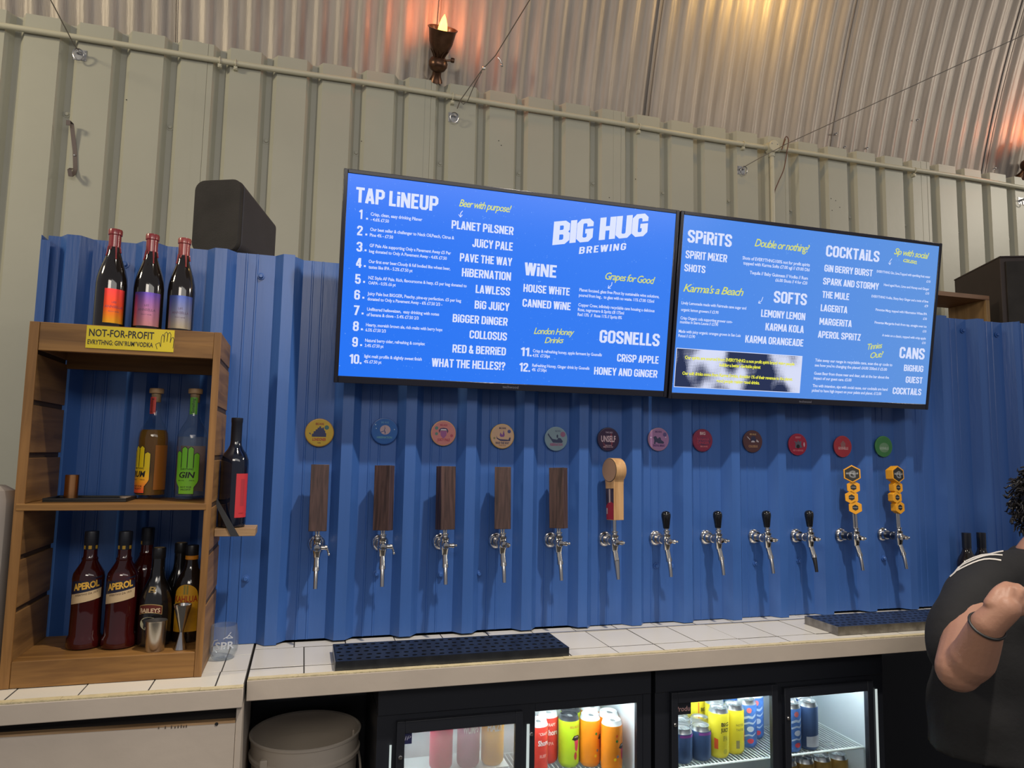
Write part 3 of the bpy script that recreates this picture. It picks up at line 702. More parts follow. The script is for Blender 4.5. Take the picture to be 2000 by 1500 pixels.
e_ = .0022; fr = MB()
for a in ((x0-e_, x1+e_, z0-e_, z0), (x0-e_, x1+e_, z1, z1+e_), (x0-e_, x0, z0, z1), (x1, x1+e_, z0, z1)):
    fr.flat([(a[0], a[2]), (a[1], a[2]), (a[1], a[3]), (a[0], a[3])], [(0, 1, 2, 3)], .0022)
fr.build('picture_border', W_LET, tv2, smooth=False)
for row in [('Our spirits are sourced from EVERYTHNG: a non profit spirit brand giving people', 1338, 700.8, 1552, 6.6), ('building a better charitable planet', 1405.5, 715.5, 1485.7, 6.6),
               ('Our soft drinks come from Karma Drinks, donating 1% of their revenue to the planet.', 1333, 731.8, 1548, 6.6), ('good people making good drinks.', 1399.3, 746.5, 1483.8, 6.6)]:
    mb = MB(); fill_text(L2, [row], mb, .03, 0, .0018, .9); mb.build('caption_lettering', emis('caption_yellow', (0.72, .72, .05, 1), 1.0), tv2, smooth=False)
mb = MB(); put_text(mb, 'techwood', L2(1560, 789)[0], L2(1584, 791)[0], .006, .009, -.0006, .0)
mb.build('maker_lettering', MATS['dim_grey_print'], tv2, smooth=False)

# ================================================================== TAP BADGES
def circ(n, cx=0, cz=0, r=1, rz=None, a0=0, a1=2*math.pi):
    rz = rz or r; full = a1-a0 > 6.28
    return [(cx+r*math.cos(a0+(a1-a0)*i/(n if full else n-1)), cz+rz*math.sin(a0+(a1-a0)*i/(n if full else n-1))) for i in range(n)]
def P_(col, rough=.5): 
    nm = 'print_%02x%02x%02x' % col; return mat(nm.replace('print_', 'badge_print_'), srgb(*col), rough, 0, .05, 30)
city = [(-.55, -.32), (.5, -.32), (.5, -.05), (.42, .0), (.42, .12), (.34, .2), (.3, .4), (.22, .42), (.22, .34), (.1, .36), (.1, .48), (-.02, .48), (-.04, .36), (-.14, .38), (-.16, .24), (-.28, .24), (-.3, .1), (-.42, .1), (-.44, -.08), (-.55, -.1)]
boat = [(-.75, .5), (-.6, .25), (-.35, -.02), (.1, -.08), (.2, .1), (.42, .05), (.62, -.2), (.55, -.35), (-.3, -.35), (-.55, 0), (-.8, .35)]
handp = [(-.55, .05), (-.45, -.15), (-.2, -.26), (.3, -.28), (.55, -.3), (.62, -.1), (.75, -.1), (.7, -.4), (.2, -.42), (-.2, -.4), (-.5, -.22)]
hound = [(-.55, .2), (-.3, .3), (-.1, .05), (.05, .2), (.2, .15), (.25, -.05), (.55, -.25), (.5, -.4), (-.05, -.38), (-.15, -.3), (-.3, -.25), (-.35, -.45), (-.48, -.45), (-.45, -.1)]
badges = [
 (624, 845, .0445, (206, 172, 62), (188, 140, 48), [((44, 52, 96), city), ((60, 110, 110), circ(12, .52, .4, .17)), ((44, 52, 96), [(-.78, -.05), (-.62, -.18), (-.66, -.02)])],
  [('BIG HUG', -.3, .3, .58, .17, (150, 50, 40)), ('LONDONER', -.5, .5, -.62, .22, (176, 56, 40)), ('4.6%', -.12, .12, -.82, .1, (120, 60, 40))], 'yellow round tap badge with dark blue skyline, above the first tap from the left'),
 (751, 842, .0435, (40, 96, 168), (34, 80, 150), [((176, 152, 160), circ(14, .05, .1, .42, .38)), ((60, 70, 120), [(-.02, .45), (.06, .2), (0, .1), (.1, -.1), (.04, -.28), (.0, -.1), (-.06, .1), (-.0, .2)]), ((60, 70, 120), [(-.3, -.05), (.02, .05), (0, 0), (-.3, -.12)]), ((150, 180, 210), circ(6, -.72, .5, .06)), ((150, 180, 210), circ(6, .78, .15, .05)), ((150, 180, 210), circ(6, -.66, .2, .05))],
  [('BIG HUG', -.28, .3, .62, .15, (80, 140, 190)), ('HIBERNATION', -.6, .6, -.58, .17, (90, 150, 170))], 'blue round tap badge with a pale pink moon, above the second tap from the left'),
 (866, 846, .042, (206, 132, 128), (214, 160, 110), [((66, 52, 96), [(-.42, .2), (-.3, .4), (0, .46), (.3, .4), (.42, .2), (.36, -.02), (.28, .2), (-.28, .2), (-.36, -.02)]), ((214, 206, 214), [(-.28, .24), (-.2, .34), (.2, .34), (.28, .24)]), ((150, 84, 140), [(-.28, .18), (.28, .18), (.24, -.2), (.06, -.42), (-.06, -.42), (-.24, -.2)]), ((84, 130, 124), circ(9, -.6, .42, .15)), ((90, 130, 120), circ(9, -.6, -.06, .13)), ((176, 80, 96), circ(9, .7, -.2, .13))],
  [('BIG HUG', -.3, .32, .6, .17, (176, 70, 96)), ('JUICY PALE', -.52, .56, -.66, .22, (176, 70, 90))], 'pink round tap badge with an open mouth, above the third tap from the left'),
 (981, 852, .042, (206, 170, 140), (206, 166, 90), [((52, 52, 96), handp), ((120, 70, 140), [(-.25, .05), (-.2, .32), (.0, .1), (.1, .52), (.2, .1), (.12, -.06), (-.15, -.06)]), ((70, 76, 130), circ(9, .6, .42, .16)), ((140, 132, 90), circ(8, -.72, -.18, .1))],
  [('BIG HUG', -.3, .3, .62, .16, (40, 44, 90)), ('PAVE THE WAY', -.6, .62, -.68, .2, (40, 44, 90)), ('PALE ALE', -.3, .3, -.84, .1, (160, 110, 60))], 'cream round tap badge with an open hand, above the fourth tap from the left'),
 (1086, 857, .042, (128, 150, 160), (120, 150, 170), [((44, 54, 90), boat), ((34, 44, 80), circ(8, .1, .22, .08, .16)), ((140, 90, 120), circ(10, .62, .4, .24))],
  [('BIG HUG', -.1, .4, .62, .13, (90, 100, 130)), ('HIBERNATION', -.58, .6, -.62, .24, (150, 80, 120))], 'pale teal round tap badge with a dark boat, above the fifth tap from the left'),
 (1188, 858, .042, (56, 34, 64), (40, 36, 70), [((120, 40, 60), [(.2, .5), (.34, .5), (.42, -.3), (.3, -.75), (.22, -.2)]), ((96, 36, 60), [(-.6, -.2), (-.4, -.75), (-.2, -.9), (-.35, -.4)])],
  [('THE 2021', -.3, .4, .55, .14, (170, 150, 170)), ('UNSELF', -.72, .7, -.22, .55, (206, 180, 190)), ('BIG HUG', -.3, .3, -.6, .1, (200, 170, 180)), ('BREWING CO', -.5, .45, -.74, .1, (200, 170, 180))], 'dark plum round tap badge with pale scrawled lettering, above the paddle-shaped tap handle'),
 (1286, 858, .042, (160, 118, 160), (170, 128, 150), [((52, 56, 88), hound), ((90, 76, 130), circ(8, .62, .45, .2)), ((206, 196, 220), circ(6, -.8, .15, .07)), ((206, 196, 220), circ(6, .72, .2, .06))],
  [('BIG HUG', -.35, .3, .62, .16, (70, 50, 110)), ('DIGITAL BREAD', -.6, .62, -.66, .18, (84, 44, 110))], 'mauve round tap badge with a dark running hound, above the first black-knob tap'),
 (1372, 860, .042, (140, 44, 72), (120, 40, 70), [((90, 44, 78), [(-.6, .15), (0, .3), (.6, .2), (.85, 0), (.7, -.35), (0, -.5), (-.55, -.3)])],
  [('BIG', -.3, .28, .52, .28, (214, 190, 190)), ('BANANA', -.6, .7, -.02, .26, (176, 56, 80)), ('DINGER', -.6, .7, -.34, .26, (176, 56, 80)), ('BIG HUG', -.25, .5, -.64, .14, (210, 130, 130))], 'crimson round tap badge with a light monogram, above the second black-knob tap'),
 (1470, 862, .042, (92, 58, 60), (92, 60, 62), [((50, 50, 80), circ(9, .05, .22, .3)), ((196, 186, 190), [(-.7, .5), (-.55, .42), (-.3, .2), (-.35, .12), (-.6, .35)]), ((196, 186, 190), [(-.2, .0), (0, .1), (.2, 0), (.2, -.1), (-.2, -.1)]), ((196, 186, 190), [(.4, .2), (.65, .0), (.6, -.1), (.35, 0)])],
  [('BIG HUG', -.35, .35, .6, .16, (206, 170, 120)), ('COLOSSUS', -.5, .5, -.58, .22, (196, 150, 110))], 'brown round tap badge lettered in tan, above the third black-knob tap'),
 (1558, 868, .042, (166, 40, 66), (176, 48, 72), [((96, 96, 110), [(-.35, -.35), (-.3, .1), (-.45, .35), (-.1, .2), (0, .45), (.15, .25), (.4, .35), (.35, 0), (.5, -.3)]), ((24, 26, 30), circ(9, 0, -.2, .2)), ((214, 190, 200), circ(6, .7, .0, .08, .25))],
  [('BERRY', -.3, .35, .6, .18, (220, 130, 140)), ('RED & BERRIED', -.6, .6, -.66, .16, (216, 120, 130))], 'bright red round tap badge with a grey figure, above the fourth black-knob tap'),
 (1646, 872, .042, (176, 52, 62), (186, 68, 76), [((150, 100, 100), [(-.25, -.05), (-.3, .3), (0, .6), (.3, .3), (.25, -.05)])],
  [('GOSNELLS', -.6, .6, -.3, .26, (214, 180, 180))], 'plain red round tap badge above the left hexagon tap handle'),
 (1726, 872, .042, (64, 130, 70), (84, 150, 84), [((110, 150, 112), circ(18, 0, -.12, .62, .5))],
  [('GOSNELLS', -.55, .55, -.3, .24, (176, 196, 176))], 'plain green round tap badge above the right hexagon tap handle')]
TAPX = [0.051, 0.246, 0.441, 0.63, 0.823, 1.024, 1.22, 1.424, 1.626, 1.81, 2.014, 2.215]
for (u, v, r, col, rimc, shapes, texts, lab) in badges:
    p = PY(u, v, -.009)
    root = thing('tap_badge', lab, 'badge', (p.x, 0, p.z))
    MB().lathe([(r*.90, 0.0005), (r*.97, .003), (r, .006), (r, .009), (r*.97, .0105), (r*.93, .0108)], (0, 0, 0), axis='y', n=40).build('rim', mat('badge_rim_%d' % u, srgb(*rimc), .3), root)
    MB().lathe([(r*.93, .0104), (r*.93, .0110)], (0, 0, 0), axis='y', n=40).build('face', P_(col, .25), root)
    y = -.0112
    for c_, poly in shapes:
        MB().flat([(x*r*.93, z*r*.93) for x, z in poly], [tuple(range(len(poly)))], y).build('motif', P_(c_), root, smooth=False); y -= .0001
    bycol = {}
    for s, xa, xb, z, cap, c_ in texts: bycol.setdefault(c_, []).append((s, xa*r*.93, xb*r*.93, z*r*.93, cap*r*.93))
    for c_, rows in bycol.items():
        mb = MB()
        for row in rows: put_text(mb, *row, y, .03)
        mb.build('lettering', P_(c_), root, smooth=False)

# ================================================================== BEER TAPS
def lever_dir(a): return math.sin(a), -math.cos(a)
def tap(i, kind, lab, group, hr=0.0, nozzle='steel', lever=0.5):
    root = thing('beer_tap', lab, 'beer tap', (TAPX[i], 0, 1.264), group)
    mb = MB(); mb.lathe([(.026, 0.001), (.027, .004), (.024, .010), (.019, .013), (.0175, .022), (.0175, .024)], (0, 0, 0), axis='y', n=28); mb.build('wall_flange', CHROME, root)
    mb = MB(); mb.lathe([(.0125, .02), (.0125, .040), (.015, .042), (.015, .052), (.0125, .054), (.0115, .07)], (0, 0, 0), axis='y', n=20); mb.build('shank', STEEL if i < 10 else mat('dark_steel', (.14, .15, .17, 1), .3, 1), root)
    mb = MB()
    mb.lathe([(.0001, -.034), (.009, -.034), (.011, -.030), (.0125, -.018), (.0150, -.010), (.0155, 0), (.0150, .007), (.0125, .013), (.0140, .016), (.0140, .021), (.0100, .024), (.0090, .029), (.0115, .031), (.0115, .035), (.0001, .036)], (0, -.082, 0), n=22)
    mb.lathe([(.0115, .082), (.0125, .090), (.0125, .098), (.010, .101), (.0085, .106), (.0001, .107)], (0, 0, 0), axis='y', n=20)
    mb.build('tap_body', CHROME, root)
    # flow-control lever on the side
    a = lever; dx, dy = lever_dir(a); mb = MB()
    c = Vector((0, -.082, -.002))
    e = c+Vector((dx*.025, dy*.025, 0)); mb.cyl(c+Vector((dx*.012, dy*.012, 0)), e, .0075, .0062, 14)
    mb.cyl(e, e+Vector((dx*.006, dy*.006, 0)), .0085, .0075, 14)
    tip = e+Vector((dx*.011, dy*.011, .001 if i > 1 else -.020)); mb.cyl(e+Vector((dx*.004, dy*.004, .001)), tip, .0032, .0028, 10); mb.ball(tip, .0044, 10)
    mb.build('flow_lever', CHROME, root)
    s0, s1 = Vector((0, -.084, -.030)), Vector((.0, -.098, -.062)); s2 = Vector((0, -.112, -.118))
    if nozzle == 'taper': 
        MB().cyl(s0, s1, .0095, .010, 16).cyl(s1, s1+(s2-s1)*1.05, .0105, .0060, 16).build('nozzle', CHROME, root)
    else:
        MB().cyl(s0, s1, .0088, .0095, 16).cyl(s1-(s2-s1)*.06, s1+(s2-s1)*.12, .0105, .0105, 16).build('nozzle_collar', CHROME, root)
        MB().tube([s1, s1+(s2-s1)*.35+Vector((0, -.0015, 0)), s1+(s2-s1)*.7+Vector((0, -.001, 0)), s2], [.0072, .0068, .0064, .0062] if nozzle == 'steel' else [.0088, .0075, .0062, .0055], n=14).build('nozzle', CHROME if nozzle == 'steel' else BLACKP, root)
    R = Matrix.Translation((0, -.082, 0)) @ Matrix.Rotation(math.radians(-3.0), 4, 'X') @ Matrix.Rotation(hr, 4, 'Z')
    if kind == 'slab':
        MB().cyl((-.0035, 0, .033), (-.0045, 0, .050), .0034).cyl((.0035, 0, .033), (.0045, 0, .050), .0034).xf(R).build('handle_ferrule', CHROME, root)
        MB().box(-.0265, .0265, -.017, .017, .047, .246).xf(R).build('tap_handle', WALNUT, root, bev=.0012)
    elif kind == 'knob':
        MB().cyl((0, 0, .033), (0, 0, .042), .0078, .0078, 16).xf(R).build('handle_ferrule', CHROME, root)
        MB().lathe([(.0001, .040), (.0100, .041), (.0110, .045), (.0140, .068), (.0160, .081), (.0162, .089), (.014, .096), (.009, .100), (.0001, .102)], n=24).xf(R).build('tap_handle', mat('gloss_black_knob', (.008, .009, .012, 1), .12), root)
    elif kind == 'paddle':
        MB().cyl((0, 0, .033), (0, 0, .074), .0065, .0075, 16).xf(R).build('handle_ferrule', CHROME, root)
        pts = [(-.0205, .072), (.0205, .072), (.0235, .19)]
        cz, rr = .240, .0415
        a0 = math.radians(-52); pts += [(rr*math.cos(a), cz+rr*math.sin(a)) for a in [a0+(math.radians(232)-a0)*k/30 for k in range(31)]] + [(-.0235, .19)]
        MB().prism(pts, -.017, .025).xf(R).build('tap_handle', BEECH, root, bev=.001)
        MB().prism([(-.0195, .074), (.0195, .074), (.0222, .178), (-.0222, .178)], -.0174, -.0171).xf(R).build('printed_strip', mat('handle_print_dark', srgb(60, 50, 62), .4, 0, .5, 40), root)
        MB().prism([(-.0195, .074), (.0195, .074), (.0205, .128), (-.0, .136), (-.0205, .120)], -.0178, -.0175).xf(R).build('red_print', mat('handle_print_red', srgb(150, 36, 48), .4), root)
        t = MB(); t.prism([(-.004, .13), (.0035, .13), (.0035, .176), (-.004, .176)], -.0179, -.0176); t.prism([(-.0185, .092), (-.013, .092), (-.012, .112), (-.0185, .112)], -.0181, -.0179)
        t.xf(R).build('pale_print', mat('handle_print_pale', srgb(176, 160, 160), .4), root)
        MB().lathe([(.0385, .0172), (.0385, .0186)], (0, 0, cz), axis='y', n=36).xf(R).build('medallion', mat('blank_medallion', srgb(164, 130, 104), .45, 0, .05, 20), root)
        MB().lathe([(.0395, .0171), (.0402, .0176), (.0385, .0184)], (0, 0, cz), axis='y', n=36, cap=False).xf(R).build('medallion_ring', BLACKPR, root)
    elif kind == 'hex':
        MB().cyl((-.0045, 0, .033), (-.0045, 0, .088), .0048, .0048, 12).cyl((.0045, 0, .033), (.0045, 0, .088), .0048, .0048, 12).xf(R).build('handle_ferrule', CHROME, root)
        YEL = mat('amber_plastic', srgb(226, 158, 32), .4, 0, .03, 20)
        def hexa(cx, cz, r): return [(cx+r*math.sin(math.pi/3*k), cz+r*math.cos(math.pi/3*k)) for k in range(6)]
        s = 1
        cells0 = [(.004, .1065, .0255, .0115), (-.0065, .1445, .0255, .0115), (.002, .1825, .0255, .0115), (0, .2330, .0335, .0285)]
        for cx, cz, r, ri in [(a_, b_+.004, c_, d_) for a_, b_, c_, d_ in cells0]:
            dd = .030 if r > .03 else .024
            h = MB().prism(hexa(cx, cz, r), -dd*.5-(.003 if r > .03 else 0), dd*.5).xf(R).build('hexagon_cell', YEL, root, bev=.0008)
            yf = -dd*.5-(.003 if r > .03 else 0)
            MB().prism(hexa(cx, cz, ri), yf-.0004, yf-.0001).xf(R).build('hexagon_inlay', BLACKPR, h, smooth=False).location = (0, 0, 0)
            t = MB()
            if r > .03:
                put_text(t, 'G', cx-.012, cx+.012, cz-.014, .027, yf-.0006, .03)
                t.xf(R).build('initial', mat('grey_print', srgb(120, 122, 124), .5), h, smooth=False)
                t = MB(); put_text(t, 'GOSNELLS', cx-.021, cx+.021, cz-.001, .0065, yf-.0009, .03); t.xf(R).build('lettering', mat('pale_grey_print', srgb(176, 178, 180), .5), h, smooth=False)
            else:
                put_text(t, 'GOSNELLS', cx-.008, cx+.008, cz-.001, .0028, yf-.0006, .02); t.xf(R).build('lettering', mat('pale_grey_print', srgb(176, 178, 180), .5), h, smooth=False)
    return root
wl = 'dark walnut block tap handle, %s'
tap(0, 'slab', 'beer tap with dark wooden block handle facing front, under the yellow badge', None, math.radians(-2), lever=1.45)
tap(1, 'slab', 'beer tap with dark wooden block handle turned cornerwise, under the blue badge', None, math.radians(-32), lever=1.35)
tap(2, 'slab', 'beer tap with dark wooden block handle, under the pink mouth badge', None, math.radians(20), lever=1.2)
tap(3, 'slab', 'beer tap with dark wooden block handle, under the cream hand badge', None, math.radians(-15), lever=.4)
tap(4, 'slab', 'beer tap with dark wooden block handle showing two faces, under the pale teal badge', None, math.radians(-46), lever=.95)
tap(5, 'paddle', 'beer tap with pale round-headed wooden paddle handle', None, math.radians(-77), 'taper', lever=.6)
tap(6, 'knob', 'beer tap with short black knob, under the mauve badge, left of the four', None, 0, lever=.9)
tap(7, 'knob', 'beer tap with short black knob, under the crimson badge', None, 0, lever=.7)
tap(8, 'knob', 'beer tap with short black knob and steel nozzle, under the brown badge', None, 0, lever=.45)
tap(9, 'knob', 'beer tap with short black knob and black nozzle', None, 0, 'black', lever=.4)
tap(10, 'hex', 'beer tap with yellow hexagon stack handle, under the red badge', None, math.radians(-38), lever=.35)
tap(11, 'hex', 'beer tap with yellow hexagon stack handle seen from its side, under the green badge', None, math.radians(4), lever=.35)

# ================================================================== DRIP TRAYS
def drip(x0, x1, y0, y1, z0, h, lab, m, grate):
    root = thing('drip_tray', lab, 'drip tray', ((x0+x1)/2, (y0+y1)/2, z0)); o = root.location
    MB().box(x0, x1, y0, y0+.002, z0, z0+h).box(x0, x1, y1-.002, y1, z0, z0+h).box(x0, x0+.002, y0+.002, y1-.002, z0, z0+h).box(x1-.002, x1, y0+.002, y1-.002, z0, z0+h).box(x0+.002, x1-.002, y0+.002, y1-.002, z0, z0+.002).build('tray', m, root, o=o)
    gx0, gx1, gy0, gy1 = x0+.003, x1-.003, y0+.003, y1-.003; zt = z0+h
    mb = MB(); nx = max(2, int((gx1-gx0)/.0245)); rows = 5
    hw = (gx1-gx0)/nx; hh = (gy1-gy0)/rows; rx, ry = hw*.30, hh*.20
    # perforated lid: every cell a square with an oval hole
    for i in range(nx):
        for j in range(rows):
            cx = gx0+(i+.5)*hw; cy = gy0+(j+.5)*hh; ox = hw*.12*(1 if j % 2 else -1)
            out = []; inn = []
            for k in range(8):
                a = math.pi/4*k+math.pi/8; sx, sy = math.cos(a), math.sin(a); mm = max(abs(sx), abs(sy))
                out.append((cx+sx/mm*hw/2, cy+sy/mm*hh/2, zt)); inn.append((cx+ox+sx*rx, cy+sy*ry, zt))
            lo = [(p[0], p[1], zt-.002) for p in inn]
            mb.add(out+inn+lo, [(k, (k+1) % 8, 8+(k+1) % 8, 8+k) for k in range(8)]+[(8+k, 8+(k+1) % 8, 16+(k+1) % 8, 16+k) for k in range(8)])
            # square corners
            for sx, sy in ((1, 1), (-1, 1), (-1, -1), (1, -1)):
                c0 = (cx+sx*hw/2, cy+sy*hh/2, zt); t_ = math.tan(math.pi/8)
                mb.add([c0, (cx+sx*hw/2, cy+sy*hh/2*t_, zt), (cx+sx*hw/2*t_, cy+sy*hh/2, zt)], [(0, 1, 2) if sx*sy > 0 else (0, 2, 1)])
    mb.build('perforated_grate', grate, root, o=o, smooth=False)
    return root
TRAYM = mat('dark_tray_steel', (.055, .06, .07, 1), .32, .8, .2, 30)
drip(0.106, 0.768, -.331, -.150, .9712, .024, 'long black perforated drip tray on the white tiles below the wooden tap handles', TRAYM, TRAYM)
drip(1.735, 3.1, -.300, -.135, .9712, .028, 'steel drip tray on the tiles below the black-knob and hexagon taps', mat('worn_tray_steel', (.30, .28, .25, 1), .4, .9, .35, 30), mat('blue_grey_grate', (.07, .09, .15, 1), .3, .7, .2, 30))

# ================================================================== CRATE SHELF
CX0, CX1, CYF, CYB, CZ0, CZ1 = -.672, -.226, -.300, -.052, .9715, 1.862
crate = thing('crate_shelf', 'stained wooden crate standing on end as a bottle shelf', 'shelf', (-.45, -.18, CZ0)); O = (-.45, -.18, CZ0)
slots = [1.788, 1.6595, 1.5275, 1.403, 1.278, 1.151]
edges_ = [CZ0]+sorted(slots)+[CZ1]
for side, (xa, xb) in enumerate(((CX0, CX0+.018), (CX1-.016, CX1))):
    for a, b in zip(edges_[:-1], edges_[1:]):
        MB().box(xa, xb, CYF+.0, CYB, a+(.0065 if a > CZ0 else 0), b-(.0065 if b < CZ1 else 0)).build('side_plank', CRATEY, crate, o=O, bev=.0012)
    xm = (xa+.002, xb-.005) if side == 0 else (xa+.006, xb-.002)
    for s in sorted(slots):
        MB().box(xm[0], xm[1], CYF+.008, CYB-.004, s-.0065, s+.0065).build('batten', mat('dark_recess_wood', srgb(70, 50, 30), .7), crate, o=O)  # battens coloured darker than the planks, set back in the slots
    MB().box(xa-.001, xb+.003 if side == 0 else xb+.001, CYF-.006, CYF-.0003, CZ0, CZ1).build('front_edge', CRATEZ, crate, o=O, bev=.001)
MB().box(CX0+.0215, CX1-.0175, CYF-.005, CYF+.012, 1.790, CZ1).build('top_rail', CRATEX, crate, o=O, bev=.0015)
MB().box(CX0+.0185, CX1-.0165, CYF+.0125, CYB, CZ1-.016, CZ1-.001).build('top_board', CRATEX, crate, o=O)
MB().box(CX0+.0185, CX1-.0165, CYB-.014, CYB, 1.770, CZ1-.0165).build('back_rail', CRATEX, crate, o=O)
MB().box(CX0+.0215, CX1-.0175, CYF-.005, CYF+.012, CZ0, 1.034).build('bottom_rail', CRATEX, crate, o=O, bev=.0015)
MB().box(CX0+.0185, CX1-.0165, CYF+.0125, CYB, 1.016, 1.032).build('bottom_board', CRATEX, crate, o=O)
MB().box(CX0+.004, CX1-.012, CYF-.0078, CYB, 1.3925, 1.4090).build('middle_shelf', CRATEX, crate, o=O, bev=.0012)
# yellow sign on the top rail
p0 = PY(170, 636, CYF-.006); p1 = PY(341, 650, CYF-.006); sx0, sx1 = p0.x, p1.x
s1 = CZ1-.002; s0 = s1-.058
sign = thing('sign_card', 'yellow card lettered NOT-FOR-PROFIT taped to the top of the crate', 'sign', ((sx0+sx1)/2, CYF-.0055, s0)); OS = sign.location
MB().box(sx0, sx1, CYF-.0068, CYF-.0053, s0, s1).build('card', mat('yellow_card', srgb(232, 208, 30), .45, 0, .03, 10), sign, o=OS)
mb = MB(); ww = sx1-sx0
put_text(mb, 'NOT-FOR-PROFIT', sx0+ww*.03, sx0+ww*.765, s0+.031, .0195, CYF-.0072, .015)
put_text(mb, 'EVRYTHNG: GIN*RUM*VODKA', sx0+ww*.02, sx0+ww*.76, s0+.010, .0125, CYF-.0072, .018)
def stroke(mb, pts, wdt, y, f=None):
    for a, b in zip(pts[:-1], pts[1:]):
        dx, dz = b[0]-a[0], b[1]-a[1]; l = math.hypot(dx, dz) or 1; nx, nz = -dz/l*wdt, dx/l*wdt
        mb.flat([(a[0]+nx, a[1]+nz), (a[0]-nx, a[1]-nz), (b[0]-nx, b[1]-nz), (b[0]+nx, b[1]+nz)], [(0, 1, 2, 3)], y, f)
hx = sx0+ww*.79; hs = .042
hand = [(0, 0), (-.1, .3), (.12, .42), (.2, .15), (.22, .8), (.30, .95), (.38, .8), (.38, .45), (.40, 1.0), (.50, 1.12), (.58, 1.0), (.56, .5), (.60, 1.0), (.70, 1.1), (.78, .95), (.76, .45), (.82, .75), (.92, .8), (.98, .65), (.95, .1)]
stroke(mb, [(hx+.004+a*hs*.95, s0+.006+b*hs) for a, b in hand], .0006, CYF-.0072)
mb.build('lettering', BLACKPR, sign, o=OS, smooth=False)

# ================================================================== BOTTLES
def pal(*c): return srgb(*c)
WINEG = mat('dark_wine_glass', (.012, .008, .006, 1), .06, 0, coat=.6)
BLUEG = mat('blue_black_glass', (.004, .006, .016, 1), .06, 0, coat=.6)
def bottle_root(name, lab, loc, group=None): return thing(name, lab, 'bottle', loc, group)
def burgundy(loc, lab, topc, cols, word, yaw=0.0, lab_a=(-.9, .95), wdt=1.0):
    t = bottle_root('wine_bottle', lab, loc); k = wdt
    MB().lathe([(.0001, .004), (.030*k, .001), (.0375*k, .003), (.0385*k, .010), (.0385*k, .135), (.037*k, .155), (.032*k, .180), (.024*k, .206), (.0175*k, .228), (.0148, .250), (.0142, .292), (.0001, .292)], n=36).build('glass', WINEG, t)
    mb = MB(); mb.lathe([(.0152, .248), (.0150, .284), (.0172, .286), (.0176, .298), (.0165, .302), (.0001, .303)], n=28)
    for a, l in ((-.9, .030), (-.35, .012), (.5, .040), (1.3, .018), (2.4, .02), (3.9, .03)):
        pts = []
        for q in range(6):
            z = .250-l*q/5; r = .0150 if z > .245 else .0152+(.250-z)*.16
            pts.append((r*math.sin(a), -r*math.cos(a), z))
        mb.tube(pts, [.0028, .0026, .0022, .0020, .0018, .0024], n=6)
    mb.build('wax_seal', mat('wax_'+'%02x%02x%02x' % topc, srgb(*topc), .28, 0, coat=.4), t)
    R = .0388*k
    # metallic foil label: vertical ramp of colours
    nm = 'foil_label_'+word.lower()+'%d' % cols[0][0]
    m, nt, b = _nt(nm); N, L = nt.nodes, nt.links
    tc = N.new('ShaderNodeTexCoord'); sp = N.new('ShaderNodeSeparateXYZ'); L.new(tc.outputs['Object'], sp.inputs[0])
    mr = N.new('ShaderNodeMapRange'); mr.inputs[1].default_value = .016; mr.inputs[2].default_value = .109; L.new(sp.outputs[2], mr.inputs[0])
    rp = N.new('ShaderNodeValToRGB'); rp.color_ramp.elements[0].color = srgb(*cols[0]); rp.color_ramp.elements[1].color = srgb(*cols[2])
    e = rp.color_ramp.elements.new(.45); e.color = srgb(*cols[1]); L.new(mr.outputs[0], rp.inputs[0]); L.new(rp.outputs[0], b.inputs['Base Color'])
    b.inputs['Metallic'].default_value = .75; b.inputs['Roughness'].default_value = .3; b.inputs['Anisotropic'].default_value = .7
    lp = MB().arcpatch(R, .018, .118, lab_a[0]+yaw, lab_a[1]+yaw, 20).build('label', m, t)
    mb = MB(); f = wrap(R, (0, 0, 0), yaw)
    put_text(mb, word, -.021, .023, .062, .0075, .0003, .0, 0, 1, 0, f); put_text(mb, 'PINOT NOIR', -.012, .014, .050, .003, .0003, .0, 0, 1, 0, f)
    put_text(mb, 'LES', -.005, .006, .076, .006, .0003, .0, 0, 1, 0, f)
    mb.build('label_lettering', mat('faint_label_print', srgb(110, 84, 110), .4, .4), lp, smooth=False)
    for ob_ in t.children: ob_.data.transform(Matrix.Diagonal((1, 1, .92, 1)))
    for ob_ in lp.children: ob_.data.transform(Matrix.Diagonal((1, 1, .92, 1)))
    return t
ZT = CZ1+.0002
def cratetop(u, y): 
    p = PY(u, 640, y); return (p.x, y, ZT)
burgundy(cratetop(212, -.215), 'left red-waxed wine bottle on the crate, label orange-red', (150, 48, 52), [(226, 160, 30), (236, 84, 40), (228, 60, 60)], 'ANNSELLA', .45, (-.62, .75))
burgundy(cratetop(286, -.200), 'middle red-waxed wine bottle on the crate, label purple and copper', (150, 50, 54), [(196, 130, 130), (170, 110, 140), (90, 70, 160)], 'ANNSELLA', .1)
burgundy(cratetop(350, -.190), 'right red-waxed wine bottle on the crate, label silver-blue', (158, 66, 62), [(176, 160, 130), (130, 130, 150), (70, 90, 160)], 'ANNSELLA', .15, wdt=.93)

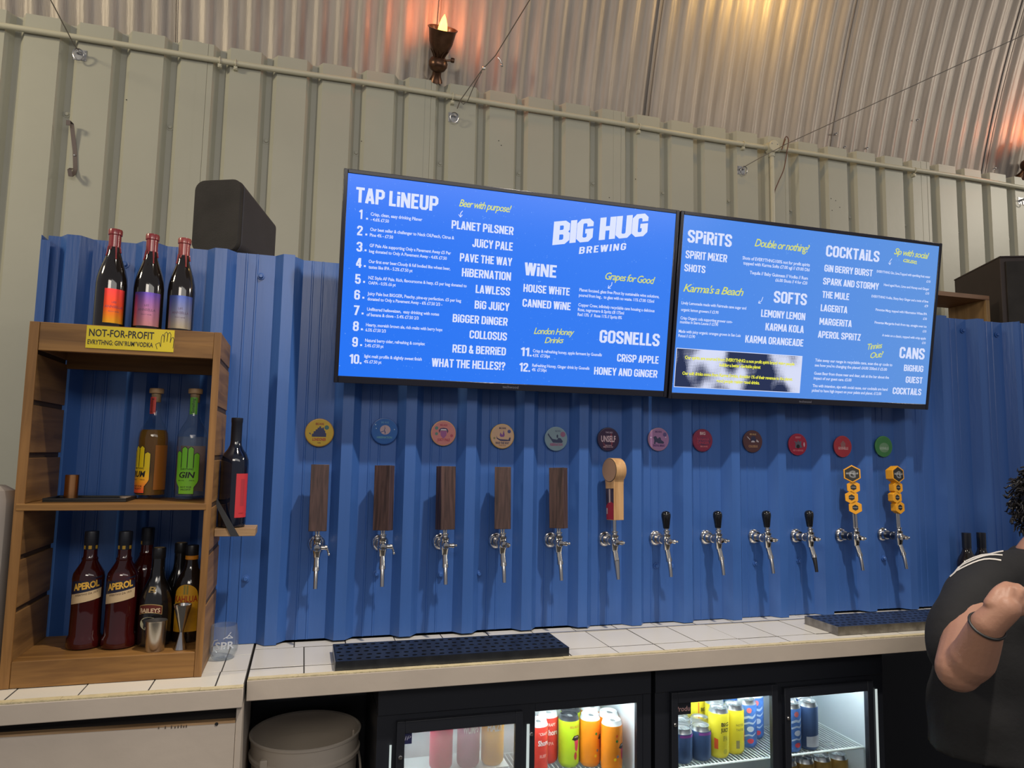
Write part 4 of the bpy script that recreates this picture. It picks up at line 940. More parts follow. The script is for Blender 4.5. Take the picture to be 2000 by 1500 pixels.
GLASS = clear('clear_bottle_glass', (.93, .96, .95, 1)); RUML = clear('golden_rum', (.86, .56, .18, 1), frost=.22, frostcol=(.60, .30, .06, 1)); WATER = clear('clear_spirit', (.94, .96, .97, 1), frost=.06)
SP = [(.0001, .006), (.030, .002), (.0385, .004), (.040, .012), (.040, .168), (.038, .184), (.030, .202), (.019, .222), (.0150, .236), (.0142, .262), (.0142, .288), (.0160, .290), (.0160, .296)]
def handlabel(u0, word, cols, t, yaw, seal, small):
    # hand-shaped label: vertical gradient
    m, nt, b = _nt('hand_label_'+word.lower()); N, L = nt.nodes, nt.links
    tc = N.new('ShaderNodeTexCoord'); sp = N.new('ShaderNodeSeparateXYZ'); L.new(tc.outputs['Object'], sp.inputs[0])
    mr = N.new('ShaderNodeMapRange'); mr.inputs[1].default_value = .02; mr.inputs[2].default_value = .09; L.new(sp.outputs[2], mr.inputs[0])
    mx = N.new('ShaderNodeMix'); mx.data_type = 'RGBA'; mx.inputs[6].default_value = srgb(*cols[0]); mx.inputs[7].default_value = srgb(*cols[1]); L.new(mr.outputs[0], mx.inputs[0]); L.new(mx.outputs[2], b.inputs['Base Color']); b.inputs['Roughness'].default_value = .45
    f0_ = wrap(.0404, (0, 0, 0), yaw)
    def f(p): return f0_(Vector((p.x*1.2, p.y, p.z)))
    palm = [(-.016, .018), (.016, .018), (.018, .036), (.026, .048), (.026, .088), (-.026, .088), (-.026, .048), (-.018, .036)]
    def grid(poly_fn, z0, z1, nz, mb, y=0.0):
        vs = []; fs = []
        for j in range(nz+1):
            z = z0+(z1-z0)*j/nz; xa, xb = poly_fn(z)
            for i in range(9): vs.append((xa+(xb-xa)*i/8, z))
        for j in range(nz):
            for i in range(8): fs.append((j*9+i, j*9+i+1, (j+1)*9+i+1, (j+1)*9+i))
        mb.flat(vs, fs, y, f)
    def pf(z):
        h = .0165+.0095*min(1, max(0, (z-.036)/.016)); return -h, h
    def fing(x0, x1, zt):
        def g(z):
            r = (x1-x0)/2; c = (x0+x1)/2
            d = 0 if z < zt-r else min(r, z-(zt-r)); h = math.sqrt(max(0, r*r-d*d)); return c-h, c+h
        return g
    bk = MB(); fr = MB()
    grid(lambda z: (pf(z)[0]-.0011, pf(z)[1]+.0011), .0165, .092, 12, bk, .0)
    grid(pf, .018, .091, 12, fr, .0003)
    for x0, x1, zt in ((-.026, -.0145, .135), (-.0125, -.0008, .147), (.0012, .0125, .147), (.0145, .026, .130)):
        g = fing(x0, x1, zt); g2 = fing(x0-.001, x1+.001, zt+.001)
        grid(g2, .088, zt+.0009, 10, bk, .0); grid(g, .088, zt, 10, fr, .0003)
    o2 = bk.build('label_outline', BLACKPR, t); ff = fr.build('hand_label', m, t)
    mb = MB()
    put_text(mb, word, -.017, .018, .062, .0165, .0006, .03, .15, 1, 0, f); put_text(mb, 'EVRYTHNG', -.014, .014, .083, .005, .0006, .01, 0, 1, 0, f)
    put_text(mb, 'NOT FOR', -.012, .012, .034, .005, .0006, .01, 0, 1, 0, f); put_text(mb, 'PROFIT', -.011, .011, .027, .005, .0006, .01, 0, 1, 0, f)
    put_text(mb, '40% VOL', -.019, -.004, .053, .003, .0006, .01, 0, 1, 0, f); put_text(mb, '70CL', .006, .018, .053, .003, .0006, .01, 0, 1, 0, f)
    for xx in (-.0135, .0002, .0135): mb.flat([(xx-.0006, .088), (xx+.0006, .088), (xx+.0006, .128), (xx-.0006, .128)], [(0, 1, 2, 3)], .0006, f)
    mb.build('label_lettering', BLACKPR, ff, smooth=False)
    sl = MB().arcpatch(.0147, .238, .286, seal[1]-.75, seal[1]+.75, 8).build('neck_seal', mat('seal_'+word.lower(), srgb(*seal[0]), .45), t)
    mb = MB(); f2 = wrap(.0149, (0, 0, 0), seal[1])
    vs, fs, a, b_ = text2d('Something', .01, .2); out = []
    for px, pz in vs: out.append((-(pz-.3)*.011, .241+(px-a)/(b_-a)*.042))
    mb.flat(out, fs, .0002, f2); mb.build('seal_lettering', BLACKPR, sl, smooth=False)
for (u, v, lab, kind) in ((292, 982, 'clear bottle of golden rum with a yellow and red hand label on the crate shelf', 'RUM'), (369, 984, 'clear gin bottle with a green hand label on the crate shelf', 'GIN')):
    p = PZ(u, v-8, 1.409); t = bottle_root('spirit_bottle', lab, (p.x, max(p.y, -.245), 1.4092))
    MB().lathe(SP, n=36, cap=False).build('glass', GLASS, t)
    lv = .196 if kind == 'RUM' else .178
    pr = [(.0001, .009)]+[(max(.001, r-.0026), z) for r, z in SP if .01 < z < lv]+[(.036 if kind == 'GIN' else .0315, lv-.003), (.0001, lv-.003)]
    MB().lathe([(r, z) for r, z in pr], n=32, cap=False).build('liquid', RUML if kind == 'RUM' else WATER, t)
    MB().lathe([(.0001, .272), (.0125, .272), (.0130, .2965), (.0185, .2970), (.0190, .300), (.0190, .309), (.0180, .311), (.0001, .3115)], n=28).build('stopper', PLANKW, t)
    if kind == 'RUM':
        handlabel(0, 'RUM', ((240, 84, 44), (250, 220, 24)), t, -.72, ((206, 70, 60), -.55), 0)
        MB().arcpatch(.0404, .026, .150, .35, 1.35, 12).build('back_label', mat('copper_paper', srgb(176, 110, 44), .35, .3, .1, 60, stretch=(1, 1, .02)), t)
    else:
        handlabel(0, 'GIN', ((140, 214, 50), (124, 206, 50)), t, -.12, ((100, 172, 60), -.1), 0)
        MB().arcpatch(.0372, .022, .150, 2.1, 4.2, 12).build('back_label', mat('pinkish_paper', srgb(150, 120, 116), .5), t)

# copper jigger cup and dark tray on the crate shelf
tray = thing('bar_tray', 'flat black tray lying on the crate shelf', 'tray', (-.58, -.19, 1.4092)); OT = tray.location
a = PZ(96, 980, 1.409); b = PZ(232, 970, 1.409)
MB().box(-.632, -.44, -.245, -.12, 1.4092, 1.4135).box(-.632, -.44, -.245, -.241, 1.4135, 1.419).box(-.632, -.44, -.124, -.12, 1.4135, 1.419).box(-.632, -.628, -.241, -.124, 1.4135, 1.419).box(-.444, -.44, -.241, -.124, 1.4135, 1.419).build('tray_body', mat('matt_black_tray', (.012, .012, .012, 1), .5), tray, o=OT, bev=.001)
t = thing('measure_cup', 'copper coloured metal cup standing on the black tray', 'cup', (-.590, -.165, 1.4137))
MB().lathe([(.0001, 0), (.0165, 0), (.0165, .062), (.0150, .062), (.0150, .003), (.0001, .003)], n=28).build('cup_body', mat('copper_metal', srgb(196, 142, 96), .28, 1.0), t)
t = thing('coaster_disc', 'small pale disc lying at the right end of the black tray', 'coaster', (-.462, -.15, 1.4137))
MB().lathe([(.0001, 0), (.014, 0), (.014, .004), (.0001, .004)], n=20).build('disc', mat('pale_disc', srgb(160, 140, 120), .4), t)

# lower compartment
ZF = 1.0322
APG = mat('aperitif_red_glass', srgb(58, 12, 11), .07, 0, .15, 6, coat=.5)
AP = [(.0001, .003), (.034, .001), (.0405, .003), (.042, .010), (.041, .026), (.0365, .034), (.0360, .10), (.0375, .165), (.0380, .178), (.036, .190), (.028, .204), (.021, .216), (.0185, .222), (.0195, .226), (.0165, .232), (.0155, .262), (.0001, .262)]
def aperol(loc, lab, yaw, gr=None):
    t = bottle_root('aperitif_bottle', lab, loc, gr); Q = Matrix.Scale(1.0, 4)
    MB().lathe(AP, n=36).build('glass', APG, t)
    MB().lathe([(.0162, .250), (.0165, .258), (.0162, .262), (.0168, .264), (.0168, .294), (.0160, .297), (.0001, .297)], n=24).build('cap', mat('navy_black_cap', (.012, .014, .022, 1), .4), t)
    mb = MB()
    for a in (-.9, .0, 1.0): mb.arcpatch(.0171, .252, .261, yaw+a-.22, yaw+a+.22, 4)
    mb.build('neck_print', mat('gold_print', srgb(190, 150, 50), .4), t)
    f = wrap(.0378, (0, 0, 0), yaw)
    def band(za, zb, sl, m, nm, y):
        mb = MB(); vs = []; fs = []
        for i in range(17):
            x = -.040+.080*i/16
            vs += [(x, za+sl*x), (x, zb+sl*x)]
        fs = [(2*i, 2*i+2, 2*i+3, 2*i+1) for i in range(16)]
        mb.flat(vs, fs, y, f); return mb.build(nm, m, t)
    b1 = band(.146, .178, .18, mat('navy_label', srgb(28, 32, 56), .45), 'navy_label', .0)
    band(.121, .146, .20, mat('cream_label', srgb(206, 180, 140), .5), 'cream_label', .0001)
    mb = MB(); put_text(mb, 'APEROL', -.031, .033, .149, .017, .0005, .04, .1, .95, math.atan(.16), f); mb.build('label_lettering', mat('gold_lettering', srgb(226, 176, 70), .45), b1, smooth=False)
    mb = MB(); put_text(mb, 'APERITIVO DA 1919', -.026, .030, .134, .0052, .0005, .0, .1, 1, math.atan(.16), f); mb.build('label_small_print', mat('brown_print', srgb(70, 40, 30), .5), b1, smooth=False)
    return t
p = PZ(176, 1262, ZF); aperol((-.528, -.185, ZF), 'leftmost red aperitif bottle with gold lettering, in the lower crate', .12)
p2 = PZ(237, 1262, ZF); aperol((-.4440, -.199, ZF), 'second red aperitif bottle from the left, behind its cream label band', .05)
aperol((-.408, -.105, ZF), 'red aperitif bottle mostly hidden behind the second one', -1.9)
# irish-cream bottles
CRG = mat('black_cream_bottle', (.008, .007, .007, 1), .12, 0, coat=.5)
def cream(loc, lab, front):
    t = bottle_root('cream_liqueur_bottle', lab, loc)
    MB().lathe([(.0001, .002), (.034, 0), (.040, .004), (.041, .012), (.041, .090), (.0395, .115), (.034, .140), (.026, .160), (.0185, .178), (.0165, .195), (.0160, .238), (.0001, .238)], n=34).build('glass', CRG, t)
    MB().lathe([(.0164, .224), (.0172, .226), (.0172, .250), (.0165, .252), (.0001, .2525)], n=24).build('cap', BLACKP, t)
    MB().lathe([(.0001, .2526), (.0135, .2526), (.0135, .2530)], n=20).build('cap_top', mat('gold_disc', srgb(200, 170, 110), .35, .5), t)
    if front:
        f = wrap(.0415, (0, 0, 0), -.18)
        def arcband(za, zb, y, mb, w=.031, bow=.006):
            vs = []; n = 14
            for i in range(n+1):
                x = -w+2*w*i/n; c = bow*(1-(x/w)**2); vs += [(x, za+c), (x, zb+c)]
            mb.flat(vs, [(2*i, 2*i+2, 2*i+3, 2*i+1) for i in range(n)], y, f)
        m1 = MB(); arcband(.083, .106, .0002, m1); l = m1.build('gold_border', mat('gold_disc', (1, 1, 1, 1)), t)
        m1 = MB(); arcband(.085, .104, .0005, m1, .0295); m1.build('red_band', mat('oxblood_band', srgb(96, 34, 26), .45), t)
        m1 = MB(); put_text(m1, 'BAILEYS', -.026, .026, .090, .011, .0008, .03, 0, 1, 0, f); m1.build('label_lettering', mat('cream_print', srgb(214, 186, 150), .45), l, smooth=False)
        m1 = MB()
        vs = circ(26, 0, 0, .024, .017); m1.flat([(x-.001, z+.062) for x, z in vs], [tuple(range(26))], .0003, f)
        m1.build('picture_oval', mat('landscape_oval', srgb(150, 146, 120), .5, 0, .35, 60), t)
        m1 = MB(); f3 = wrap(.0275, (0, 0, 0), -.18); put_text(m1, 'B', -.009, .009, .138, .018, -.004, .02, .2, 1, 0, wrap(.030, (0, 0, 0), -.18)); m1.build('initial', mat('gold_disc', (1, 1, 1, 1)), t, smooth=False)
p = PZ(293, 1262, ZF); cream((-.3610, -.195, ZF), 'black cream liqueur bottle with red banded label, behind the steel cup', True)
cream((-.3220, -.092, ZF), 'black cream liqueur bottle standing behind the labelled one', False)
# coffee liqueur
p = PZ(356, 1262, ZF); t = bottle_root('coffee_liqueur_bottle', 'dark coffee liqueur bottle with yellow arched label, behind the jigger', (-.2825, -.167, ZF))
MB().lathe([(.0001, .002), (.034, 0), (.039, .004), (.0395, .012), (.0395, .138), (.037, .156), (.029, .174), (.019, .192), (.016, .208), (.0155, .24), (.0001, .24)], n=34).build('glass', mat('brown_black_glass', (.014, .008, .005, 1), .08, 0, coat=.5), t)
MB().lathe([(.0160, .226), (.0166, .228), (.0166, .252), (.0158, .254), (.0001, .254)], n=24).build('cap', BLACKP, t)
MB().lathe([(.0161, .216), (.0170, .217), (.0170, .226), (.0161, .227)], n=24, cap=False).build('neck_band', mat('amber_band', srgb(206, 130, 30), .45), t)
f = wrap(.040, (0, 0, 0), -.12)
mb = MB(); vs = []; n = 18
for i in range(n+1):
    x = -.033+.066*i/n; vs += [(x, .030), (x, .120+.034*math.sqrt(max(0, 1-(x/.033)**2)))]
mb.flat(vs, [(2*i, 2*i+2, 2*i+3, 2*i+1) for i in range(n)], .0, f); lb = mb.build('yellow_label', mat('ochre_label', srgb(214, 156, 30), .5, 0, .12, 30), t)
mb = MB(); put_text(mb, 'KAHLUA', -.031, .031, .108, .017, .0004, .02, 0, 1, 0, f); mb.build('label_lettering', mat('red_lettering', srgb(176, 52, 24), .5), lb, smooth=False)
mb = MB(); mb.flat([(-.033, .030), (.033, .030), (.033, .040), (-.033, .040)], [(0, 1, 2, 3)], .0003, f); mb.build('red_stripe', MATS['red_lettering'], t)
mb = MB(); mb.flat([(-.006, .128), (.006, .128), (.006, .152), (-.006, .152)], [(0, 1, 2, 3)], .0004, f); mb.build('olive_tab', mat('olive_tab', srgb(150, 136, 60), .5), t)
# steel tumbler and jigger
p = PZ(298, 1276, ZF); t = thing('steel_tumbler', 'short brushed steel cup at the front of the lower crate', 'cup', (p.x, max(p.y, -.262), ZF))
MB().lathe([(.0001, .0), (.0210, .0), (.0225, .002), (.0255, .074), (.0262, .076), (.0250, .076), (.0215, .004), (.0001, .004)], n=36).build('cup_body', mat('tumbler_steel', (.56, .54, .52, 1), .28, 1.0), t)
p = PZ(347, 1276, ZF); t = thing('jigger', 'polished steel double-cone jigger beside the steel cup', 'jigger', (p.x, max(p.y, -.262), ZF))
MB().lathe([(.0001, .040), (.0035, .040), (.0140, .001), (.0150, .0), (.0158, .001), (.0052, .042), (.0052, .046), (.0215, .110), (.0218, .114), (.0205, .113), (.0035, .050), (.0001, .050)], n=36).build('jigger_body', CHROME, t)

# side shelf with its strap and wine bottle
sh = thing('side_shelf', 'small pale wooden plank shelf strapped to the right side of the crate', 'shelf', (-.17, -.15, 1.315)); OS = sh.location
pf0 = PY(405, 1047, -.205); pf1 = PY(498, 1047, -.205)
MB().box(CX1+.001, pf1.x, -.205, -.105, pf1.z, pf1.z+.021).build('plank', PLANKW, sh, o=OS, bev=.001)
st = MB()
q0 = PY(403, 985, -.2065); q1 = PY(463, 1047, -.2065); zt = pf1.z
pts = [(CX1+.002, q0.z), (q1.x, zt)]
d = Vector((q1.x-CX1, zt-q0.z)).normalized(); nn = Vector((-d.y, d.x))*.0085
st.prism([(CX1+.002+0, q0.z-.004), (CX1+.002, q0.z+.018), (q1.x+.006, zt+.000), (q1.x-.016, zt+.0)], -.2075, -.2055)
st.build('strap_bracket', mat('charcoal_strap', (.03, .032, .036, 1), .6), sh, o=OS)
bz = pf1.z+.0212
p = PY(444, 1018, -.155)
t = bottle_root('wine_bottle', 'dark wine bottle with red label on the small side shelf', (-.1865, -.155, bz))
ptop = PY(457, 816, -.155); hh = (ptop.z-bz)/.300
Bp = [(.0001, .004), (.032, .001), (.0365, .003), (.0372, .010), (.0375, .172), (.0365, .184), (.031, .200), (.021, .213), (.0160, .224), (.0145, .240)]
MB().lathe([(r, z*hh) for r, z in Bp]+[(.0140, .282*hh), (.0001, .282*hh)], n=36).build('glass', BLUEG, t)
MB().lathe([(.0150, .236*hh), (.0150, .286*hh), (.0158, .288*hh), (.0158, .299*hh), (.0148, .3*hh), (.0001, .3*hh)], n=26).build('capsule', mat('black_capsule', (.010, .012, .02, 1), .35), t)
lp = MB().arcpatch(.0379, .028, .150, .25, 1.35, 14).build('label', mat('coral_label', srgb(196, 52, 60), .5), t)
MB().arcpatch(.0381, .060, .135, .62, .95, 6).build('label_panel', mat('coral_dark', srgb(170, 50, 60), .5), lp)
mb = MB(); put_text(mb, 'VINO', -.008, .008, .038, .004, .0005, 0, 0, 1.2, 0, wrap(.0379, (0, 0, 0), .75)); mb.build('label_lettering', mat('maroon_print', srgb(120, 30, 40), .5), lp, smooth=False)

# spritz glass on the tiles
p = PZ(435, 1286, .9712); t = thing('spritz_glass', 'clear stemless glass lettered SPR beside the crate', 'glass', (p.x, p.y, .9712))
GP = [(.0001, .006), (.020, .004), (.028, .008), (.0355, .022), (.0385, .040), (.0375, .060), (.0335, .084), (.0322, .092)]
MB().lathe([(.0001, .0), (.024, .0), (.030, .005), (.0372, .021), (.0400, .040), (.0390, .060), (.0350, .084), (.0335, .092)]+[(r-.0006, z) for r, z in GP[::-1]], n=40, cap=False).build('bowl', clear('clear_tumbler_glass', (.90, .93, .95, 1), frost=.05), t)
f = wrap(.0402, (0, 0, 0), 0)
mb = MB(); put_text(mb, 'SPR', -.019, .033, .034, .0205, -.0002, .02, 0, 1, 0, f); stroke(mb, [(-.030, .040), (-.022, .058), (-.012, .060)], .0012, -.0002, f); stroke(mb, [(.002, .062), (.018, .070), (.028, .062), (.010, .064), (.022, .078)], .0010, -.0002, f)
mb.build('etched_lettering', mat('etched_white', srgb(190, 196, 206), .6), t, smooth=False)

# pale jug at the far left
t = thing('white_canister', 'pale plastic canister half out of view left of the crate', 'canister', (-.765, -.25, .9712))
MB().lathe([(.0001, 0), (.070, 0), (.074, .006), (.076, .05), (.079, .16), (.0795, .40), (.078, .445), (.070, .468), (.050, .480), (.0001, .482)], n=36).build('canister_body', mat('pale_grey_plastic', srgb(176, 168, 160), .4), t)
MB().lathe([(.0001, .4825), (.030, .4825), (.030, .505), (.0001, .507)], n=24).build('lid', mat('pale_grey_plastic', (1, 1, 1, 1)), t)

# two dark bottles by the far end of the taps
for i, (u, lab) in enumerate(((1887, 'left of two dark capped bottles standing behind the person'), (1916, 'right of two dark capped bottles standing behind the person'))):
    p = PY(u, 1040, -.10); t = bottle_root('wine_bottle', lab, (p.x, -.10, .972))
    MB().lathe([(.0001, .004), (.032, .001), (.0365, .003), (.0372, .010), (.0375, .180), (.0365, .192), (.031, .208), (.021, .224), (.0165, .236), (.0150, .250), (.0145, .29), (.0001, .29)], n=30).build('glass', WINEG, t)
    MB().lathe([(.0160, .245), (.0164, .300), (.0160, .304), (.0001, .305)], n=24).build('capsule', MATS['black_capsule'], t)

# ================================================================== FRIDGES
FRW = mat('fridge_white_liner', srgb(214, 222, 226), .4)
WIRE = mat('white_coated_wire', srgb(214, 224, 222), .35)
PANE = clear('fridge_pane', (.95, .97, .97, 1)); HAZE = clear('misted_pane', (.95, .96, .96, 1), frost=.30, frostcol=(.66, .64, .62, 1))
YF = -.292; FZ0, FZ1 = .10, .905
def fx(u, v=1400, y=YF): return PY(u, v, y).x
SHZ = .588
def fridge(x0, x1, opens, lab, wire_from):
    """opens: list of (xa, xb, ztop, misted, pane depth)"""
    root = thing('bottle_fridge', lab, 'fridge', ((x0+x1)/2, -.13, FZ0)); o = root.location
    MB().box(x0, x0+.03, -.27, .03, FZ0, FZ1-.06).box(x1-.03, x1, -.27, .03, FZ0, FZ1-.06).box(x0+.03, x1-.03, .015, .03, FZ0, FZ1-.06).box(x0, x1, -.27, .03, FZ1-.055, FZ1).box(x0+.03, x1-.03, -.27, .015, FZ0, FZ0+.03).build('cabinet', BLACKM, root, o=o)
    MB().box(x0+.031, x0+.036, -.262, .010, FZ0+.031, FZ1-.061).box(x1-.036, x1-.031, -.262, .010, FZ0+.031, FZ1-.061).box(x0+.036, x1-.036, .006, .014, FZ0+.031, FZ1-.061).box(x0+.036, x1-.036, -.262, .006, FZ1-.064, FZ1-.061).build('inner_liner', FRW, root, o=o)
    # front header and posts
    MB().box(x0, x1, -.300, -.272, .835, FZ1).build('header', BLACKM, root, o=o, bev=.002)
    fr_ = MB(); cur = x0
    for xa, xb, zt, mist, yy in opens:
        fr_.box(cur, xa-.020, -.296, -.272, FZ0, .8349); fr_.box(xa-.020, xb+.020, -.296, -.272, zt+.028, .8349); cur = xb+.020
    fr_.box(cur, x1, -.296, -.272, FZ0, .8349); fr_.build('front_frame', BLACKM, root, o=o)
    tube = MB(); tube.cyl((x0+.06, -.245, FZ1-.078), (x1-.06, -.245, FZ1-.078), .008, n=10); tube.build('light_tube', emis('fridge_tube', (.88, .97, 1, 1), 42.0), root, o=o)
    for i, (xa, xb, zt, mist, yy) in enumerate(opens):
        fw = .022; d = MB()
        d.box(xa-fw, xa, yy-.008, yy+.008, FZ0+.02, zt+.032).box(xb, xb+fw, yy-.008, yy+.008, FZ0+.02, zt+.032).box(xa, xb, yy-.008, yy+.008, zt, zt+.032).box(xa, xb, yy-.008, yy+.008, FZ0+.02, FZ0+.05)
        dr = d.build('sliding_door', BLACKM, root, o=o, bev=.0012)
        MB().box(xa-.002, xb+.002, yy-.001, yy+.001, FZ0+.048, zt+.002).build('glass_pane', HAZE if mist else PANE, dr, o=o).location = (0, 0, 0)
        lk = MB(); lk.lathe([(.0055, 0), (.0055, .003), (.0035, .0045)], (xa-.011, yy-.0083, zt-.06), axis='y', n=14); lk.build('lock', CHROME, dr, o=o).location = (0, 0, 0)
    # wire shelf
    wm = MB(); xa, xb = max(x0+.04, wire_from), x1-.04; yb = -.012
    nW = int((xb-xa)/.0135)
    for k in range(nW+1):
        x = xa+(xb-xa)*k/nW; wm.cyl((x, -.246, SHZ-.003), (x, yb, SHZ-.003), .0019, n=5)
    ws = wm.build('shelf_wires', WIRE, root, o=o, kind='stuff')
    MB().cyl((xa, -.247, SHZ-.004), (xb, -.247, SHZ-.004), .0042, n=8).cyl((xa, yb, SHZ-.004), (xb, yb, SHZ-.004), .003, n=8).cyl((xa, -.247, SHZ-.004), (xa, yb, SHZ-.004), .003, n=8).cyl((xb, -.247, SHZ-.004), (xb, yb, SHZ-.004), .003, n=8).build('shelf_frame', WIRE, root, o=o)
    MB().box(x0+.037, x1-.037, -.25, -.01, .385, .389).build('lower_shelf', WIRE, root, o=o)
    return root
zA1 = PY(895, 1418, YF).z; zA2 = PY(1145, 1381, YF).z; zB1 = PY(1410, 1362, YF).z; zB2 = PY(1620, 1352, YF).z
xa0 = fx(722, 1450); 
fA = fridge(fx(735, 1450), fx(1270, 1400), [(fx(789, 1430), fx(1003, 1410), zA1, True, -.305), (fx(1045, 1390), fx(1243, 1372), zA2, False, -.286)], 'black glass-fronted fridge on the left, full of red, green and orange cans', .655)
fB = fridge(fx(1278, 1390), fx(1722, 1350), [(fx(1318, 1366), fx(1500, 1357), zB1, False, -.305), (fx(1536, 1355), fx(1686, 1349), zB2, False, -.305)], 'black glass-fronted fridge on the right holding yellow and blue cans', 0)
# bright edge strips of the doors and small cards
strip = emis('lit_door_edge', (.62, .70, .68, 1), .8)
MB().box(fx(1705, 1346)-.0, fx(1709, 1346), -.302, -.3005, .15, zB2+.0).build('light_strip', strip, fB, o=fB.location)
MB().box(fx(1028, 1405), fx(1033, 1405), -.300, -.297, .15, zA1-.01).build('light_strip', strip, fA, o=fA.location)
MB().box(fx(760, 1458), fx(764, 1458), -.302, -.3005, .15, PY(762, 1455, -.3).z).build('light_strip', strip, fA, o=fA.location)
c0 = PY(1318, 1373, -.307); c1 = PY(1349, 1394, -.307)
card = thing('price_card', 'black card with chalk-pink writing in the corner of the right fridge', 'card', (c0.x, -.3075, c1.z)); 
MB().box(c0.x, c1.x, -.3082, -.3066, c1.z, PY(1318, 1372, -.307).z).build('card', BLACKM, card, o=card.location)
mb = MB(); put_text(mb, 'Produ', c0.x+.003, c1.x-.003, c1.z+.010, .016, -.3085, 0, .1); mb.build('lettering', mat('chalk_pink', srgb(180, 140, 136), .7), card, o=card.location, smooth=False)
c0 = PY(790, 1427, -.307); c1 = PY(804, 1452, -.307)
card = thing('price_card', 'small navy card in the corner of the misted fridge door', 'card', (c0.x, -.3075, c1.z))
MB().box(c0.x-.003, c1.x, -.3082, -.3066, c1.z, c0.z).build('card', mat('navy_card', srgb(34, 38, 80), .5), card, o=card.location)
mb = MB(); put_text(mb, 'IP', c0.x+.001, c1.x-.002, c1.z+.010, .012, -.3085, 0, .2); mb.build('lettering', mat('card_print', srgb(150, 150, 170), .6), card, o=card.location, smooth=False)

# ---- cans
def can(name, lab, loc, h, col, lidc, marks=(), group=None, r=.033, rz=0.0, words=()):
    t = thing(name, lab, 'can', loc, group, rz)
    MB().lathe([(.0001, .004), (r*.72, .001), (r*.80, 0), (r*.97, .008), (r, .014), (r, h-.018), (r*.97, h-.014)], n=26, cap=False).build('body', col, t)
    MB().lathe([(r*.97, h-.014), (r*.84, h-.003), (r*.84, h), (r*.78, h), (r*.76, h-.005), (.0001, h-.005)], n=26, cap=False).build('lid', lidc, t)
    MB().prism(circ(12, 0, -r*.2, r*.22, r*.36), h-.0048, h-.0035, lambda p: Vector((p.x, p.z, p.y))).build('ring_pull', CHROME, t)
    for c_, poly in marks:
        mb = MB(); f = wrap(r*1.008)
        mb.patch(poly, f); mb.build('print', P_(c_), t, smooth=False)
    for s, xa, xb, z, cap, c_ in words:
        mb = MB(); put_text(mb, s, xa, xb, z, cap, -.0002, .03, 0, 1, 0, wrap(r*1.02)); mb.build('lettering', P_(c_), t, smooth=False)
    return t
ALU = mat('aluminium_lid', (.74, .75, .76, 1), .3, 1.0); WLID = mat('white_lid', srgb(226, 230, 230), .35); DLID = mat('dark_lid', srgb(70, 72, 76), .35, .6)
CRED = mat('red_can', srgb(214, 66, 54), .35, 0, .12, 40); CLIME = mat('lime_can', srgb(180, 206, 40), .35, 0, .06, 30); CORG = mat('orange_can', srgb(238, 140, 30), .35, 0, .10, 24)
CYEL = mat('yellow_can', srgb(240, 222, 56), .35, 0, .04, 20); CNAVY = mat('navy_can', srgb(58, 82, 122), .35, 0, .1, 20); CBLUE = mat('blue_can', srgb(70, 112, 178), .35, 0, .35, 45); CPIB = mat('bright_blue_red_can', srgb(190, 200, 220), .35, 0, .15, 40)
CPINK = mat('magenta_can', srgb(206, 44, 84), .35); CPALE = mat('mauve_can', srgb(176, 110, 140), .35); CGOLD = mat('golden_can', srgb(240, 176, 30), .35)
mouth = lambda cx, cz, s: [((30, 30, 40), [(cx-.012*s, cz), (cx-.006*s, cz+.008*s), (cx+.008*s, cz+.008*s), (cx+.014*s, cz), (cx+.006*s, cz-.004*s), (cx-.004*s, cz-.004*s)]),
                           ((224, 224, 224), [(cx-.006*s, cz+.003*s), (cx+.007*s, cz+.003*s), (cx+.006*s, cz+.006*s), (cx-.004*s, cz+.006*s)]), ((206, 60, 90), [(cx-.005*s, cz-.003*s), (cx+.008*s, cz-.003*s), (cx+.006*s, cz-.024*s), (cx+.001*s, cz-.030*s), (cx-.004*s, cz-.022*s)])]
leaf = lambda cx, cz, c: (c, circ(8, cx, cz, .0045))
def at(xy, z=SHZ): return (xy[0], xy[1], z+.0002)
gA = 'cans behind the clear left fridge door'
H44 = .152
rows = [
 ('lime green can with an open mouth print and dark lid', (.842, -.142), CLIME, DLID, mouth(.010, .085, 1.3)+[((190, 60, 60), circ(10, .008, .035, .006, .012))], [('BIG HUG', -.012, .02, .118, .008, (190, 120, 60))]),
 ('orange can with leaf print, standing right of the lime can', (.908, -.155), CORG, WLID, mouth(.026, .085, 1.2)+[leaf(.005, .100, (60, 140, 70)), leaf(.010, .05, (130, 130, 150)), leaf(.003, .035, (240, 200, 40))], []),
 ('front orange can at the right with open mouth print', (.957, -.212), CORG, WLID, mouth(.022, .075, 1.3)+[leaf(.000, .095, (60, 140, 70)), leaf(.003, .05, (130, 130, 160)), leaf(-.006, .042, (240, 210, 30)), leaf(.0, .11, (226, 90, 40))], []),
 ('red can with white lettering, standing left of the lime can', (.786, -.100), CRED, WLID, [], [('*CRAFT', -.024, .012, .115, .009, (232, 200, 190)), ('Shore', -.020, .022, .088, .017, (240, 226, 220)), ('IPA', -.012, .006, .058, .010, (230, 180, 170))]),
 ('red can with white lettering, cut off by the left door edge', (.730, -.165), CRED, WLID, [], [('*CRAFT', -.010, .022, .115, .008, (232, 200, 190)), ('Shore', -.012, .026, .085, .016, (240, 226, 220)), ('RUBY', -.006, .018, .050, .009, (230, 180, 170))])]
for lab, xy, cm, lm, mk, wd in rows:
    c = can('beer_can', lab, at(xy), H44, cm, lm, mk, None, words=wd, rz=.1)
back = [('dark-lidded can tucked behind the lime green can', (.872, -.078), CLIME, DLID), ('white-lidded orange can behind the first orange can', (.940, -.085), CORG, WLID), ('orange can in the second row behind the front right one', (.975, -.146), CORG, WLID)]
